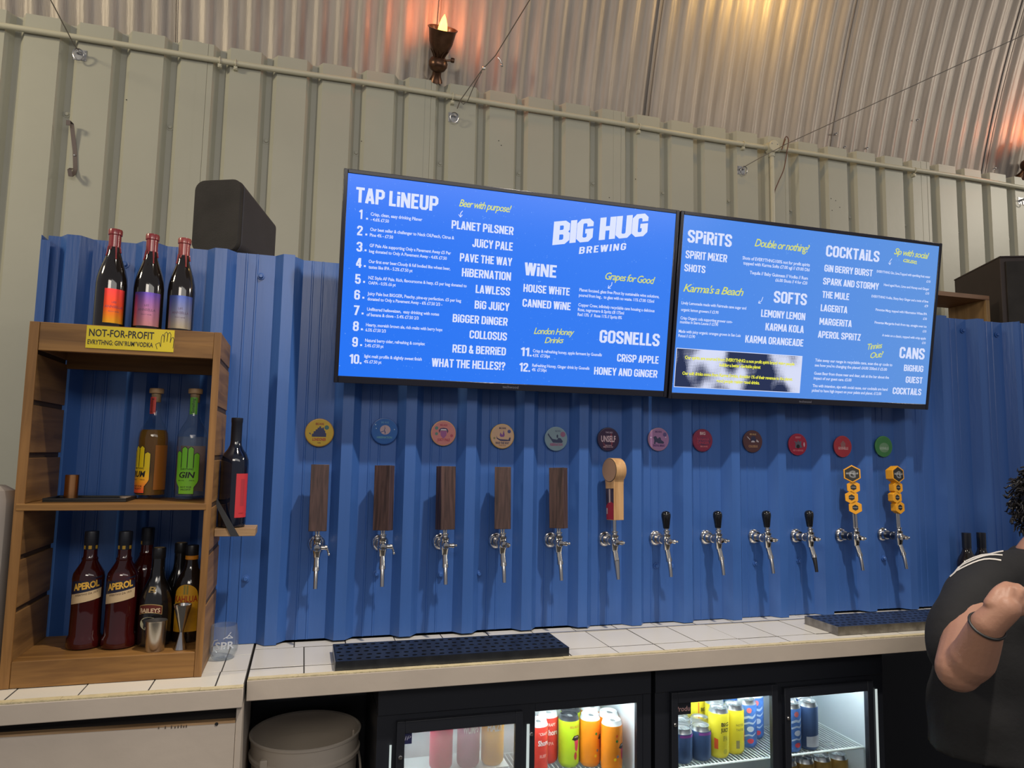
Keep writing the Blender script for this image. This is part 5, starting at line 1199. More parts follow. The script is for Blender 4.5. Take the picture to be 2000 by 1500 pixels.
for lab, xy, cm, lm in back: can('beer_can', lab, at(xy), H44, cm, lm, rz=.3)
# misted door: cans on the upper and lower shelves
for k, (u, cm, lab, w_) in enumerate(((862, CPINK, 'magenta can blurred behind the misted fridge door, upper shelf', ''), (915, CPALE, 'mauve can blurred behind the misted fridge door, upper shelf', 'WUMPS'), (962, CGOLD, 'golden can lettered HAZY behind the misted fridge door', 'HAZY'))):
    p = PY(u, 1440, -.235)
    can('beer_can', lab, (p.x, -.235, .658), H44, cm, WLID, words=[(w_, -.024, .024, .098, .022, (240, 236, 230))] if w_ else ())
    p = PY(u, 1500, -.235)
    can('beer_can', lab.replace('upper shelf', 'below its twin').replace('golden can lettered HAZY', 'golden can under the HAZY can'), (p.x, -.235, .5018), H44, cm, WLID)
# extra little shelf holding the upper cans of the misted bay
MB().box(fx(789, 1430)-.02, fx(1003, 1410)-.005, -.272, -.15, .6555, .6575).build('upper_shelf', WIRE, fA, o=fA.location)
MB().box(fx(789, 1430)-.02, fx(1003, 1410)-.005, -.272, -.15, .4990, .5015).build('upper_shelf', WIRE, fA, o=fA.location)
# right fridge, left door
blu = [('navy can with mauve band, front left of the right fridge', (1.205, -.205)), ('navy can behind and between the two front navy cans', (1.241, -.139)), ('navy can with magenta band beside the yellow cans', (1.275, -.200)),
       ('silver-lidded navy can behind the magenta-banded one', (1.309, -.138)), ('rear navy can nearest the yellow cans', (1.275, -.076)), ('rear navy can at the left edge of the door', (1.207, -.077))]
for k, (lab, xy) in enumerate(blu): can('soda_can', lab, at(xy), .104, CNAVY, ALU, [((140, 70, 150), [(-.03, .080), (.03, .080), (.03, .088), (-.03, .088)])] if k < 3 else [], r=.0335, rz=.2)
w_y = [('BIG', -.010, .018, .100, .012, (50, 50, 40)), ('JUICY', -.012, .018, .083, .012, (50, 50, 40))]
can('beer_can', 'front yellow can with black lettering in the right fridge', at((1.345, -.195)), H44, CYEL, ALU, [((230, 90, 40), [(-.033, .03), (-.020, .03), (-.020, .06), (-.033, .064)]), ((200, 190, 60), circ(14, .004, .022, .008))], words=w_y+[('IPA', -.004, .012, .055, .016, (170, 160, 60))])
can('beer_can', 'yellow can with small print panel right of the front yellow can', at((1.412, -.180)), H44, CYEL, ALU, [((150, 140, 90), [(-.012, .02), (.000, .02), (.0, .045), (-.012, .045)]), ((236, 110, 40), [(.020, .04), (.030, .04), (.030, .07), (.024, .072)])], words=[('NOTES', -.012, .016, .09, .007, (150, 140, 60)), ('TASTES', -.012, .016, .075, .007, (150, 140, 60))])
for lab, xy in (('yellow can directly behind the front yellow can', (1.378, -.120)), ('tall yellow can at the left of the back row', (1.345, -.054)), ('tall yellow can second in the back row', (1.412, -.054))):
    can('beer_can', lab, at(xy), H44, CYEL, ALU, [((226, 120, 50), [(-.010, .02), (-.006, .02), (-.006, .13), (-.010, .13)])], words=[('BIG', .0, .018, .10, .012, (70, 66, 40))])
sw = lambda cx, cz, s, w_: [(cx-s, cz), (cx-s*.3, cz+s*.25), (cx+s*.3, cz+s*.1), (cx+s, cz+s*.5), (cx+s, cz+s*.5+w_), (cx+s*.3, cz+s*.1+w_), (cx-s*.3, cz+s*.25+w_), (cx-s, cz+w_)]
bl = [((226, 120, 120), circ(12, -.004, .122, .009)), ((190, 206, 226), sw(.0, .092, .022, .008)), ((190, 206, 226), sw(.002, .074, .024, .006)), ((206, 216, 230), circ(14, .0, .062, .013, .009)), ((190, 206, 226), sw(.0, .036, .022, .005)), ((214, 70, 80), circ(10, .0, .024, .012, .008))]
for lab, xy in (('blue patterned can right of the yellow cans', (1.485, -.145)), ('blue patterned can behind at the far right of the left door', (1.553, -.088)), ('blue patterned can at the back beside the yellow cans', (1.482, -.070))):
    can('beer_can', lab, at(xy), H44, CBLUE, ALU, bl, rz=-.2)
for lab, xy, cm in (('blue patterned can at the left edge of the rightmost fridge door', (1.609, -.212), CBLUE), ('dark blue can with silver foot in the rightmost fridge door', (1.677, -.212), CNAVY), ('blue patterned can in the second row of the rightmost door', (1.643, -.147), CBLUE),
                      ('dark blue can in the second row of the rightmost door', (1.711, -.147), CNAVY), ('red and blue striped can at the back of the rightmost door', (1.745, -.082), CPIB), ('red and blue striped can behind the blue cans', (1.677, -.082), CPIB)):
    mk = bl if cm is CBLUE else ([((190, 196, 206), [(-.03, .012), (.03, .012), (.03, .05), (-.03, .044)])] if cm is CNAVY else [((206, 50, 60), [(-.01, .015), (.020, .015), (.014, .040), (-.01, .042)]), ((50, 90, 180), [(-.01, .06), (.018, .055), (.018, .075), (.0, .085)]), ((206, 50, 60), [(-.01, .10), (.016, .095), (.014, .11), (.0, .115)]), ((70, 100, 190), sw(.0, .046, .022, .008))])
    can('beer_can', lab, at(xy), H44, cm, ALU, mk, rz=.1)
wds = ['first', 'second', 'third', 'fourth']
for i in range(8):
    can('soda_can', 'gold-rimmed can low in the rightmost door, %s from left, %s row' % (wds[i % 4], 'front' if i < 4 else 'back'), (1.600+.068*(i % 4)+(.034 if i > 3 else 0), -.20+(.064 if i > 3 else 0), .3895), .165, mat('dark_gold_can', srgb(150, 120, 60), .35, .4), ALU)

# ================================================================== BUCKET
m, nt, b = _nt('translucent_grey_plastic'); MATS['translucent_grey_plastic'] = m
b.inputs['Base Color'].default_value = srgb(216, 206, 192); b.inputs['Roughness'].default_value = .35
N, L = nt.nodes, nt.links; tl_ = N.new('ShaderNodeBsdfTranslucent'); tl_.inputs[0].default_value = srgb(216, 206, 190)
mx = N.new('ShaderNodeMixShader'); mx.inputs[0].default_value = .35; L.new(b.outputs[0], mx.inputs[1]); L.new(tl_.outputs[0], mx.inputs[2]); L.new(mx.outputs[0], N['Material Output'].inputs[0])
t = thing('bucket', 'large grey-white plastic bucket open-topped under the counter', 'bucket', (.043, -.105, .376))
bm_ = MB(); H_ = .372
bm_.lathe([(.0001, .0), (.126, .0), (.130, .004), (.146, H_-.062), (.154, H_-.060), (.155, H_-.050), (.150, H_-.046), (.151, H_-.008), (.155, H_-.006), (.156, H_), (.152, H_+.002), (.148, H_-.002), (.140, .05), (.126, .006), (.0001, .005)], n=56, cap=False)
bm_.build('pail', mat('translucent_grey_plastic', srgb(196, 186, 172), .35, 0, .02, 4), t)
hp = [(.155*math.cos(a), .155*math.sin(a)*1.02, H_-.045-.16*max(0, -math.sin(a-math.pi)) if False else H_-.045-.15*math.sin(s)) for s, a in [(math.pi*k/24, math.radians(28-150*k/24)) for k in range(25)]]
MB().tube([(x*1.03, y*1.03, z) for x, y, z in hp], .0035, n=8).build('carry_handle', mat('translucent_grey_plastic', (1, 1, 1, 1)), t)
for a in (20, -135):
    a = math.radians(a); lg = MB(); lg.box(.154*math.cos(a)-.010, .154*math.cos(a)+.010, .154*math.sin(a)-.010, .154*math.sin(a)+.010, H_-.06, H_-.03)
    lg.build('handle_lug', mat('translucent_grey_plastic', (1, 1, 1, 1)), t, bev=.003)

# ================================================================== SPEAKERS
def rbox_prism(w, h, r, n=6):
    pts = []
    for cx, cz, a0 in ((w/2-r, h/2-r, 0), (-w/2+r, h/2-r, 90), (-w/2+r, -h/2+r, 180), (w/2-r, -h/2+r, 270)):
        for k in range(n+1):
            a = math.radians(a0+90*k/n); pts.append((cx+r*math.cos(a), cz+r*math.sin(a)))
    return pts
SPK = mat('black_speaker_cabinet', srgb(52, 50, 58), .6, 0, .08, 20); GRL = mat('dusty_speaker_grille', srgb(50, 47, 45), .85, 0, .28, 9, .4, 300)
pa = PY(385, 480, .06); pb = PY(478, 352, .06)
t = thing('loudspeaker', 'small black rounded loudspeaker on top of the blue cladding', 'speaker', (0, 0, 0))
w0 = .165; h0 = .240; y0 = .05
pcn = PY(430, 421, y0); t.location = (pcn.x-.010, y0+.012, BT+.001+.012); t.rotation_euler = (0, 0, math.radians(-25))
sq = rbox_prism(w0, h0, .034)
def taper(p):
    k = max(0, (p.y-.012)/.235); return Vector((p.x*(1-.10*k), p.y, p.z*(1-.25*k)))
mb = MB(); nn_ = len(sq)
for j in range(5):
    y_ = .012+.235*j/4
    for x, z in sq: mb.v.append(taper(Vector((x, y_, z+h0/2))))
mb.f += [(j*nn_+k, j*nn_+(k+1) % nn_, (j+1)*nn_+(k+1) % nn_, (j+1)*nn_+k) for j in range(4) for k in range(nn_)]
mb.f += [tuple(range(nn_-1, -1, -1)), tuple(4*nn_+k for k in range(nn_))]
mb.build('cabinet', SPK, t, bev=.0025)
MB().prism([(x*.985, z*.99+h0/2) for x, z in sq], -.006, .0118).build('grille', GRL, t, bev=.004)
MB().box(-.045, .045, .03, .20, -.0125, .004).build('rubber_foot', BLACKP, t)
# large dark cabinet on the right
t = thing('large_loudspeaker', 'large dark brown loudspeaker box at the right on the cladding', 'speaker', (3.03, .50, BT+.0005))
dk = mat('dark_brown_cabinet', srgb(60, 50, 48), .6, 0, .1, 10)
t.rotation_euler = (0, 0, math.radians(-24))
MB().box(0, .60, -.22, .22, 0, .345).build('cabinet', dk, t, bev=.003)
MB().box(.02, .58, -.232, -.2205, .02, .325).build('grille', GRL, t, bev=.002)
MB().box(.0, .60, -.224, .224, .3455, .352).build('top_panel', dk, t)
t.location = PY(1907, 560, .35); t.location.z = BT+.0005
# wooden box behind the right screen
t = thing('wooden_box', 'open pale wooden box behind the top corner of the right screen', 'box', (2.8, .25, BT+.0005)); OB = (2.8, .25, BT+.0005)
q0 = PY(1932, 578, .16); bw0 = q0.x-.52; zt = q0.z
MB().box(bw0, q0.x, .16, .36, zt-.020, zt).build('top_plank', wood('box_wood_flat', srgb(110, 76, 52), srgb(150, 112, 80), axis='x'), t, o=OB)
MB().box(q0.x-.022, q0.x, .16, .36, BT+.0005, zt-.0205).build('side_plank', wood('box_wood_side', srgb(130, 98, 60), srgb(172, 138, 92), axis='z'), t, o=OB)
MB().box(bw0, bw0+.022, .16, .36, BT+.0005, zt-.0205).build('side_plank', MATS['box_wood_side'], t, o=OB)
MB().box(bw0+.022, q0.x-.022, .16, .36, BT+.0005, BT+.018).build('bottom_plank', MATS['box_wood_flat'], t, o=OB)

# ================================================================== WALL HOOK, ANCHORS, WIRES
t = thing('coat_hook', 'bent steel strap hook on the cream wall above the bottles', 'hook', (-.99, WY, 2.8)); OH = t.location
def P2(u, v, y): 
    q = PY(u, v, y); return q
a, b, c, d = P2(137, 240, WY-.018), P2(146, 295, WY-.004), P2(147, 330, WY-.004), P2(137, 338, WY-.03)
hk = MB()
def strap(pts, wd, th=.0022):
    mb = MB(); vs = []
    for p in pts: vs += [(p[0]-wd/2, p[1], p[2]), (p[0]+wd/2, p[1], p[2]), (p[0]+wd/2, p[1]+th, p[2]), (p[0]-wd/2, p[1]+th, p[2])]
    fs = [(0, 1, 2, 3)]
    for i in range(len(pts)-1):
        o = i*4; fs += [(o, o+1, o+5, o+4), (o+1, o+2, o+6, o+5), (o+2, o+3, o+7, o+6), (o+3, o, o+4, o+7)]
    fs.append(tuple(range(len(vs)-4, len(vs)))); return mb.add(vs, fs)
strap([(a.x, WY-.040, a.z-.02), (a.x, WY-.043, a.z), (a.x+.006, WY-.020, a.z-.003), (b.x, WY-.0045, b.z), (c.x, WY-.0045, c.z), (c.x-.002, WY-.012, c.z-.025), (d.x+.004, WY-.036, d.z-.016), (d.x, WY-.042, d.z+.010), (d.x+.004, WY-.030, d.z+.022)], .016).build('strap', mat('tarnished_steel', (.16, .13, .12, 1), .5, .6), t, o=OH)
MB().lathe([(.005, 0), (.004, .0025)], (b.x, WY-.005, (b.z+c.z)/2+.02), axis='y', n=10).build('screw', STEEL, t, o=OH)
anch = [((157, 108), 'zinc ring anchor at the top left of the cream wall', 0), ((885, 230), 'zinc ring anchor on the cream wall below the left wall lamp', 1), ((1447, 333), 'zinc ring anchor left of the conduit junction box', 1), ((1993, 393), 'zinc ring anchor at the far right edge of the cream wall', 1)]
for (u, v), lab, kd in anch:
    p = PY(u, v, WY); t = thing('ring_anchor', lab, 'wall anchor', (p.x, WY, p.z)); s = .024
    MB().box(-s, s, -.0035, -.0002, -s, s).build('plate', ZINC, t, bev=.001)
    for sx_ in (-1, 1):
        for sz in (-1, 1): MB().lathe([(.0035, .0036), (.003, .0055)], (sx_*s*.72, 0, sz*s*.72), axis='y', n=8).build('screw', STEEL, t)
    MB().tube([(-.010, -.004, .004), (-.009, -.016, .004), (0, -.021, .004), (.009, -.016, .004), (.010, -.004, .004)], .0035, n=8).build('staple', ZINC, t)
    MB().tube([(.020*math.cos(q), -.022-.006*math.sin(q)-.006, -.012+.022*math.sin(q)) for q in [2*math.pi*k/24 for k in range(24)]], .0028, n=8, closed=True).build('ring', CHROME, t)
WIREM = mat('galvanised_wire', (.22, .20, .18, 1), .5, .7)
def wire(lab, pts, r=.0022, extra=()):
    root = thing('stay_wire', lab, 'wire', pts[0])
    MB().tube(pts, r, n=7).build('cable', WIREM, root, o=pts[0])
    for e in extra: e(root, pts)
    return root
def A_(u, v, y): return PY(u, v, y)
wire('thin stay wire rising left from the top left anchor', [A_(153, 98, WY-.03), A_(143, 84, WY-.10), A_(100, 2, .55), A_(58, -80, .1)])
def clipper(root, pts):
    o = pts[0]; q = A_(945, 133, .70)
    MB().lathe([(.0075, -.006), (.0095, 0), (.0075, .006)], q, n=12).build('ferrule', STEEL, root, o=o)
    q = A_(972, 112, .62)
    mb = MB(); mb.tube([q, q+Vector((.012, 0, -.010)), q+Vector((.020, 0, -.030))], .0028, n=6); mb.ball(q+Vector((.021, 0, -.034)), .007); mb.build('wire_clip', STEEL, root, o=o)
wire('twin stay wire slanting up right past the left wall lamp', [A_(893, 212, WY-.03), A_(899, 196, WY-.07), A_(940, 138, .72), A_(968, 108, .62), A_(1033, 2, .30), A_(1090, -90, .0)], .0024, (clipper,))
wire('second strand of the twin wire looping back down to the cream wall', [A_(941, 140, .72), A_(924, 172, .82), A_(914, 196, .90), A_(905, 204, .915), A_(899, 197, WY-.06)], .002)
wire('long stay wire rising right from beside the junction box', [A_(1455, 325, WY-.03), A_(1485, 308, WY-.07), A_(1520, 290, WY-.12), A_(1534, 282, WY-.17), A_(2000, 68, .35), A_(2160, -6, .1)])
t = thing('brown_cable', 'thin brown cable looping from the junction box down behind the screen', 'cable', A_(1533, 268, .93))
cb = [A_(1534, 272, .93), A_(1530, 283, .925), A_(1527, 292, .925), A_(1534, 268, .93), A_(1540, 273, .925), A_(1537, 296, .925), A_(1531, 330, .93), A_(1520, 356, .935), A_(1512, 380, .94), A_(1511, 425, .94)]
sm = []
for i in range(len(cb)-1):
    p0, p1, p2, p3 = cb[max(i-1, 0)], cb[i], cb[i+1], cb[min(i+2, len(cb)-1)]
    for k in range(6):
        s = k/6; sm.append(0.5*((2*p1)+(-p0+p2)*s+(2*p0-5*p1+4*p2-p3)*s*s+(-p0+3*p1-3*p2+p3)*s**3))
sm.append(cb[-1])
MB().tube(sm, .0028, n=6).build('cable', mat('brown_sheath', srgb(104, 74, 62), .5), t, o=t.location)
# dark sealing line beside the drop pipe
# ================================================================== WALL LAMPS
BRZ = mat('dark_bronze', srgb(92, 66, 50), .32, .75, .25, 30)
def sconce(loc, lab, glow):
    t = thing('wall_lamp', lab, 'wall lamp', loc); t.rotation_euler = (math.radians(42), 0, 0)
    MB().lathe([(.0001, 0), (.034, .0), (.030, .012), (.022, .030), (.022, .048), (.036, .056), (.046, .074), (.047, .090), (.038, .108), (.024, .118)], n=28).build('stem', BRZ, t)
    MB().lathe([(.022, .116), (.026, .122), (.030, .132), (.046, .152), (.057, .180), (.062, .215), (.066, .236), (.0715, .242), (.0715, .245), (.066, .245), (.060, .234), (.055, .180), (.040, .150), (.022, .136), (.0001, .135)], n=40, cap=False).build('bowl', BRZ, t)
    for k in range(10):
        a = 2*math.pi*k/10; MB().tube([(.023*math.cos(a), .023*math.sin(a), .112), (.030*math.cos(a), .030*math.sin(a), .128), (.045*math.cos(a), .045*math.sin(a), .148)], [.0045, .0042, .0015], n=6).build('petal', BRZ, t)
    MB().cyl((.030, -.01, .105), (.062, -.01, .112), .005, n=8).lathe([(.0001, -.010), (.011, -.008), (.012, 0), (.011, .008), (.0001, .010)], (.066, -.01, .113), axis='x', n=10).build('switch_knob', BRZ, t)
    if glow:
        MB().lathe([(.0001, .150), (.016, .155), (.021, .200), (.023, .235), (.019, .262), (.010, .288), (.0001, .305)], n=24).build('flame_bulb', emis('flame_bulb', (1.0, .62, .14, 1), 3.0), t)
        d = bpy.data.lights.new('lamp_light', 'POINT'); d.energy = 2.2; d.color = (1, .24, .08); d.shadow_soft_size = .03
        lo = bpy.data.objects.new('lamp_light', d); C.objects.link(lo); lo.parent = t; lo.location = (0, .02, .34)
    return t
pp = PY(853, 152, .955); sconce((pp.x, .985, 3.372), 'bronze torch wall lamp with a glowing flame bulb above the cream wall', True)
pq = PY(2002, 345, .955); s2 = sconce((pq.x, .985, 3.372), 'bronze torch wall lamp cut off at the right edge of the view', True)
# yellow lamp high up on the roof, just out of view
d = bpy.data.lights.new('yellow_lamp', 'POINT'); d.energy = 7; d.color = (1, .62, .18); d.shadow_soft_size = .04
lo = bpy.data.objects.new('yellow_lamp', d); C.objects.link(lo); lo.location = PY(1545, -70, .50)

# ================================================================== PERSON
YP = -.66
SKIN = mat('skin', srgb(168, 124, 102), .5, 0, .06, 12, .15, 120)
SHIRT = mat('black_cotton', (.010, .010, .011, 1), .85, 0, .2, 8, .4, 40)
TROU = mat('dark_trousers', (.012, .013, .018, 1), .9)
HAIRM = mat('black_curly_hair', (.010, .008, .007, 1), .5)
def Q(u, v, dy=0.0): return PY(u, v, YP+dy)
def loft(mb, rings, n=28):
    """rings: (centre, rx, ry) horizontal ellipses, closed ends"""
    vs = []; fs = []
    for c, rx, ry in rings:
        for k in range(n):
            a = 2*math.pi*k/n; vs.append((c[0]+rx*math.cos(a), c[1]+ry*math.sin(a), c[2]))
    for j in range(len(rings)-1):
        fs += [(j*n+k, j*n+(k+1) % n, (j+1)*n+(k+1) % n, (j+1)*n+k) for k in range(n)]
    fs += [tuple(range(n-1, -1, -1)), tuple((len(rings)-1)*n+k for k in range(n))]
    return mb.add(vs, fs)
def limb(mb, pts, rs, n=18):
    """rounded tapering limb through joints (Catmull-Rom)"""
    pts = [Vector(p) for p in pts]; o = []; r = []
    for i in range(len(pts)-1):
        p0, p1, p2, p3 = pts[max(i-1, 0)], pts[i], pts[i+1], pts[min(i+2, len(pts)-1)]
        for k in range(5):
            s = k/5; o.append(0.5*((2*p1)+(-p0+p2)*s+(2*p0-5*p1+4*p2-p3)*s*s+(-p0+3*p1-3*p2+p3)*s**3)); r.append(rs[i]*(1-s)+rs[i+1]*s)
    o.append(pts[-1]); r.append(rs[-1])
    mb.tube(o, r, n=n)
    mb.ball(pts[0], rs[0], 14); mb.ball(pts[-1], rs[-1], 14); return mb
def fuse(mb, name, m, parent, o, vox, smooth=3, disp=None):
    ob = mb.build(name, m, parent, o=o)
    r = ob.modifiers.new('remesh', 'REMESH'); r.mode = 'VOXEL'; r.voxel_size = vox; r.use_smooth_shade = True
    s = ob.modifiers.new('smooth', 'SMOOTH'); s.factor = .6; s.iterations = smooth
    dg = bpy.context.evaluated_depsgraph_get(); dg.update()
    me = bpy.data.meshes.new_from_object(ob.evaluated_get(dg)); old = ob.data
    ob.modifiers.clear(); ob.data = me; me.name = name
    me.shade_smooth()
    return ob
ctr_ = Q(2040, 1300); PX = ctr_.x
person = thing('person', 'person in black t-shirt with three white shoulder stripes, fist raised to chest', 'person', (PX, YP, 0.0)); OP = Vector((PX, YP, 0))
zs = lambda v: Q(2040, v).z
neck = Q(2036, 1078); head = Q(2086, 992)
shR = Q(1922, 1142); shL = Vector((2*PX-shR.x, shR.y, shR.z))
elR = Q(1872, 1308, -.14); wrR = Q(1928, 1220, -.25); haR = Q(1964, 1188, -.28)
elL = Vector((shL.x+.06, shL.y-.02, shL.z-.29)); wrL = elL+Vector((-.10, -.22, .02))
body = MB()
hipz = .86
# torso under the shirt, neck and head
loft(body, [((PX, YP, hipz-.08), .17, .12), ((PX, YP, hipz), .185, .13), ((PX, YP, 1.0), .175, .13), ((PX, YP, 1.12), .175, .125), ((PX, YP, zs(1140)), .165, .105), ((PX, YP, zs(1105)), .10, .08)])
limb(body, [(PX, YP+.01, zs(1120)), (neck.x, YP, neck.z), (head.x-.005, YP-.01, head.z-.06)], [.075, .062, .058])
# head: skull, jaw, nose, ears
def ellipsoid(mb, c, rx, ry, rz, n=20):
    vs = []; fs = []; m = 12
    for j in range(m+1):
        t = math.pi*j/m; rr = max(1e-4, math.sin(t))
        for k in range(n):
            a = 2*math.pi*k/n; vs.append((c[0]+rx*rr*math.cos(a), c[1]+ry*rr*math.sin(a), c[2]-rz*math.cos(t)))
    for j in range(m): fs += [(j*n+k, j*n+(k+1) % n, (j+1)*n+(k+1) % n, (j+1)*n+k) for k in range(n)]
    return mb.add(vs, fs)
hx_, hy_, hz_ = head.x, YP-.01, head.z
ellipsoid(body, (hx_, hy_+.01, hz_+.02), .076, .092, .092)
ellipsoid(body, (hx_, hy_-.022, hz_-.042), .056, .062, .070)
limb(body, [(hx_, hy_-.082, hz_+.018), (hx_, hy_-.100, hz_-.012)], [.010, .014])
ellipsoid(body, (hx_, hy_-.082, hz_-.050), .024, .010, .010)
for s in (-1, 1):
    ellipsoid(body, (hx_+s*.077, hy_+.012, hz_-.005), .008, .018, .030)
    ellipsoid(body, (hx_+s*.030, hy_-.072, hz_+.030), .022, .012, .007)
# arms
limb(body, [shR, (shR+elR)/2+Vector((-.006, 0, 0)), elR], [.060, .060, .056])
limb(body, [elR, elR*.6+wrR*.4+Vector((.010, 0, -.014)), wrR], [.050, .055, .038])
limb(body, [wrR, wrR*.5+haR*.5, haR], [.038, .036, .034])
limb(body, [shL, (shL+elL)/2, elL], [.060, .056, .050])
limb(body, [elL, (elL+wrL)/2, wrL, wrL+Vector((-.05, -.04, 0))], [.050, .048, .034, .036])
# raised fist: broad palm, four curled fingers, thumb along the top
pal_ = [Q(1948, 1170, -.28), Q(1975, 1164, -.28), Q(1992, 1176, -.28), Q(1996, 1196, -.27)]
k4 = [Q(1972, 1153, -.28), Q(1990, 1157, -.285), Q(2003, 1170, -.285), Q(2010, 1187, -.28)]
for i in range(4):
    limb(body, [haR+(pal_[i]-haR)*.2, k4[i]], [.026, .0130], 12)
    kn = k4[i]; l = [.042, .047, .044, .036][i]
    dirv = Vector((.90, .25, .10-.10*i)).normalized()
    a1 = kn+dirv*l; a2 = a1+Vector((.1, .9, -.45)).normalized()*l*.62; a3 = a2+Vector((-.9, .25, -.1)).normalized()*l*.45
    limb(body, [kn, kn*.5+a1*.5, a1], [.0128-.0008*i, .0102-.0006*i, .0108-.0006*i], 12)
    limb(body, [a1, a2], [.0104-.0006*i, .0094-.0005*i], 12); limb(body, [a2, a3], [.0094-.0005*i, .0080], 12)
th0 = Q(1938, 1180, -.265); th1 = Q(1950, 1158, -.265); th2 = Q(1966, 1145, -.26); th3 = Q(1985, 1147, -.25)
limb(body, [th0, th1, th2], [.020, .016, .0135], 12); limb(body, [th2, th2*.5+th3*.5, th3], [.0130, .0118, .0100], 12)
# left hand, relaxed
lw = wrL+Vector((-.05, -.04, 0))
limb(body, [lw, lw+Vector((-.045, -.035, -.008))], [.034, .030])
for i in range(4):
    b0 = lw+Vector((-.062, -.048, .022-.016*i)); b1 = b0+Vector((-.030, -.010, -.004)); b2 = b1+Vector((-.012, .022, -.006))
    limb(body, [b0, b1], [.0100, .0092], 10); limb(body, [b1, b2], [.0090, .0078], 10)
limb(body, [lw+Vector((-.02, -.02, .028)), lw+Vector((-.035, -.045, .045)), lw+Vector((-.055, -.055, .045))], [.014, .0115, .0095], 10)
# legs
for s in (-1, 1):
    limb(body, [(PX+s*.095, YP, hipz-.02), (PX+s*.11, YP-.01, .48), (PX+s*.115, YP+.015, .09)], [.092, .058, .040])
bo = fuse(body, 'body', SKIN, person, OP, .0046, 2)
# eyes and brows
mb = MB()
for s in (-1, 1): mb.ball((hx_+s*.030, hy_-.078, hz_+.012), .011, 12)
mb.build('eye', mat('eye_white', srgb(220, 214, 206), .2), person, o=OP)
mb = MB()
for s in (-1, 1): mb.ball((hx_+s*.030, hy_-.0865, hz_+.012), .0048, 10)
mb.build('iris', mat('dark_iris', (.02, .012, .008, 1), .1), person, o=OP)
mb = MB(); ellipsoid(mb, (hx_, hy_-.0895, hz_-.050), .020, .006, .0035); mb.build('mouth', mat('lips', srgb(150, 84, 76), .5), person, o=OP)
# t-shirt
sh = MB()
R0 = lambda u: abs(Q(2040, 1300).x-Q(u, 1300).x)
loft(sh, [((PX, YP+.06, .70), .335, .20), ((PX, YP+.06, .86), .325, .200), ((PX, YP+.04, 1.0), .300, .180), ((PX, YP+.02, 1.08), .265, .160), ((PX, YP, zs(1190)), .235, .155), ((PX, YP, zs(1140)), .20, .130), ((PX, YP+.005, zs(1105)), .14, .105), ((neck.x, YP+.008, zs(1080)), .082, .082), ((neck.x, YP+.008, zs(1070)), .072, .072)], 36)
slv = [Q(1985, 1120), shR+Vector((.005, 0, -.0)), (shR+elR)/2+Vector((-.012, .03, .0)), Q(1864, 1272, -.05)]
limb(sh, slv, [.070, .080, .076, .074], 22)
sl = [Vector((2*PX-slv[0].x, YP, slv[0].z)), shL, (shL+elL)/2+Vector((.012, 0, 0)), elL+Vector((.0, .01, .05))]
limb(sh, sl, [.075, .088, .088, .084], 22)
so = fuse(sh, 'tshirt', SHIRT, person, OP, .010, 6)
# a few soft folds
for v in so.data.vertices:
    w_ = v.co+OP; f_ = math.sin(w_.z*34+w_.x*21)*math.sin(w_.x*27-w_.z*11); v.co += v.normal*(.0035*f_)
dg = bpy.context.evaluated_depsgraph_get(); dg.update()
bv = BVHTree.FromPolygons([v.co+OP for v in so.data.vertices], [tuple(p.vertices) for p in so.data.polygons])
def onshirt(u, v):
    d = ray(u, v).normalized(); h = bv.ray_cast(EYE, d)
    return h[0], h[1]
stripes = [[(1960, 1073), (1946, 1073.5), (1932, 1075), (1916, 1079), (1901, 1084), (1887, 1090.5), (1873.5, 1098), (1863, 1107), (1854.5, 1117)],
           [(1958, 1081), (1945, 1080), (1932, 1080.5), (1920, 1083), (1908, 1087), (1896, 1092), (1884, 1098), (1873, 1105), (1863, 1112)],
           [(1955, 1091), (1943, 1089), (1932, 1088.2), (1922, 1089), (1912, 1091.5), (1901, 1095.5), (1891, 1100), (1880, 1105.5), (1870, 1111)]]
for st_ in stripes:
    mb = MB(); vs = []
    for i, (u, v) in enumerate(st_):
        u2, v2 = st_[min(i+1, len(st_)-1)]; u1, v1 = st_[max(i-1, 0)]
        dx, dy = u2-u1, v2-v1; l = math.hypot(dx, dy); nx, ny = -dy/l*1.3, dx/l*1.3
        for sh_ in range(0, 40, 2):
            hs = [onshirt(u+nx*s+sh_*.3, v+ny*s+4+sh_) for s in (-1, 1)]
            if all(h[0] is not None for h in hs): break
        else: continue
        for h, nn_ in hs: vs.append(h+nn_*.0018)
    n_ = len(vs)//2
    if n_ > 1: mb.add(vs[:2*n_], [(2*i, 2*i+2, 2*i+3, 2*i+1) for i in range(n_-1)]); mb.build('shoulder_stripe', mat('white_stripe', srgb(214, 208, 198), .7), so, o=OP).location = (0, 0, 0)
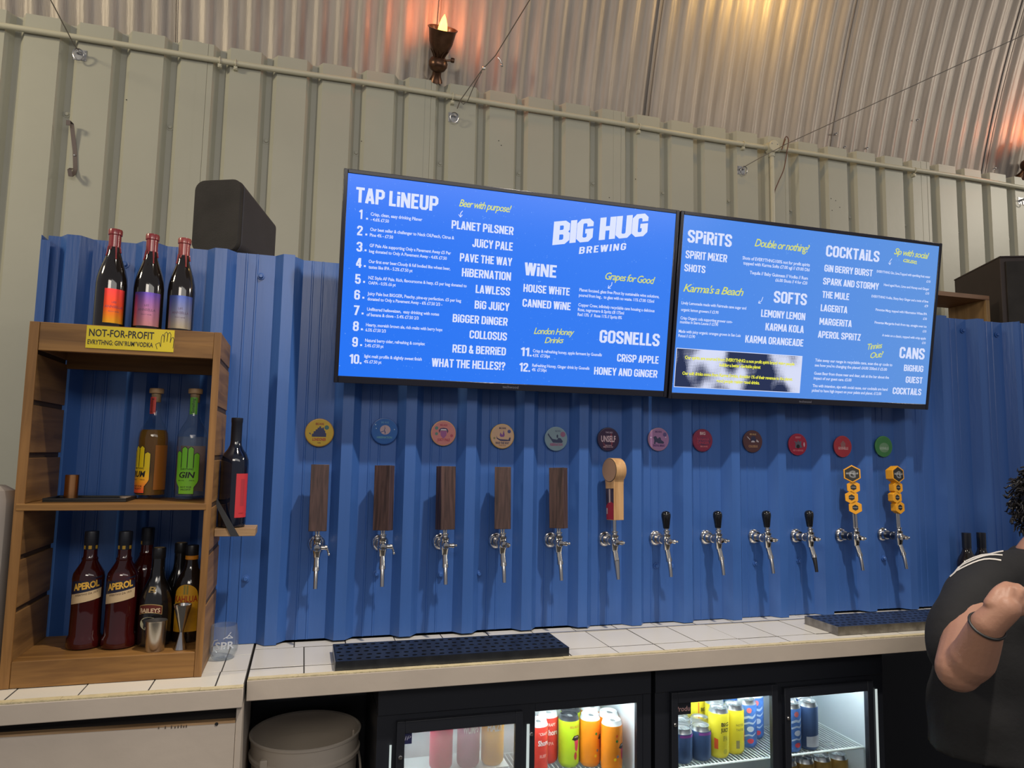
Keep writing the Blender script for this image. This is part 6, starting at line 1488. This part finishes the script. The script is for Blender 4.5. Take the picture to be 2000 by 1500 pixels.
# bracelet
ax = (wrR-elR).normalized(); a_ = ax.orthogonal().normalized(); b_ = ax.cross(a_); cb_ = wrR-ax*.004
bvb = BVHTree.FromPolygons([v.co+OP for v in bo.data.vertices], [tuple(p.vertices) for p in bo.data.polygons])
def wr_(q):
    d = a_*math.cos(q)+b_*math.sin(q); h = bvb.ray_cast(cb_+d*.12, -d)
    return (h[0] if h[0] is not None else cb_+d*.04)+d*.0022
MB().tube([wr_(q) for q in [2*math.pi*k/28 for k in range(28)]], .0036, n=8, closed=True).build('bracelet', BLACKPR, person, o=OP)
# trousers and shoes
tr = MB()
loft(tr, [((PX, YP, .70), .205, .150), ((PX, YP, .80), .215, .155), ((PX, YP, .90), .205, .150)])
for s in (-1, 1): limb(tr, [(PX+s*.105, YP, .76), (PX+s*.115, YP-.008, .46), (PX+s*.12, YP+.012, .12)], [.115, .088, .068])
fuse(tr, 'trousers', TROU, person, OP, .012, 4)
for s in (-1, 1):
    mb = MB(); limb(mb, [(PX+s*.12, YP+.05, .055), (PX+s*.125, YP-.05, .050), (PX+s*.135, YP-.15, .040)], [.050, .048, .039]); fuse(mb, 'shoe', BLACKP, person, OP, .008, 3)
# curly hair
hr = MB(); ellipsoid(hr, (hx_, hy_+.040, hz_+.030), .100, .096, .118); hair_c = Vector((hx_, hy_+.040, hz_+.018))
rnd = random.Random(3)
for k in range(900):
    a = rnd.uniform(0, 2*math.pi); e_ = rnd.uniform(-.75, 1.4)
    d = Vector((math.cos(a)*math.cos(e_), math.sin(a)*math.cos(e_), math.sin(e_)))
    if d.y < -.35 and d.z < .42: continue
    base = hair_c+Vector((d.x*.092, d.y*.09, d.z*.118)); t1 = d.orthogonal().normalized(); t2 = d.cross(t1)
    L_ = rnd.uniform(.022, .056); rr = rnd.uniform(.004, .009); ph = rnd.uniform(0, 6); tw = rnd.choice((-1, 1))*rnd.uniform(9, 13)
    hr.tube([base+d*(L_*q/9)+(t1*math.cos(ph+tw*q/9)+t2*math.sin(ph+tw*q/9))*rr+Vector((0, 0, -.012*(q/9)**2)) for q in range(10)], [.0026]*9+[.001], n=5)
hr.build('hair', HAIRM, person, o=OP, kind='stuff')
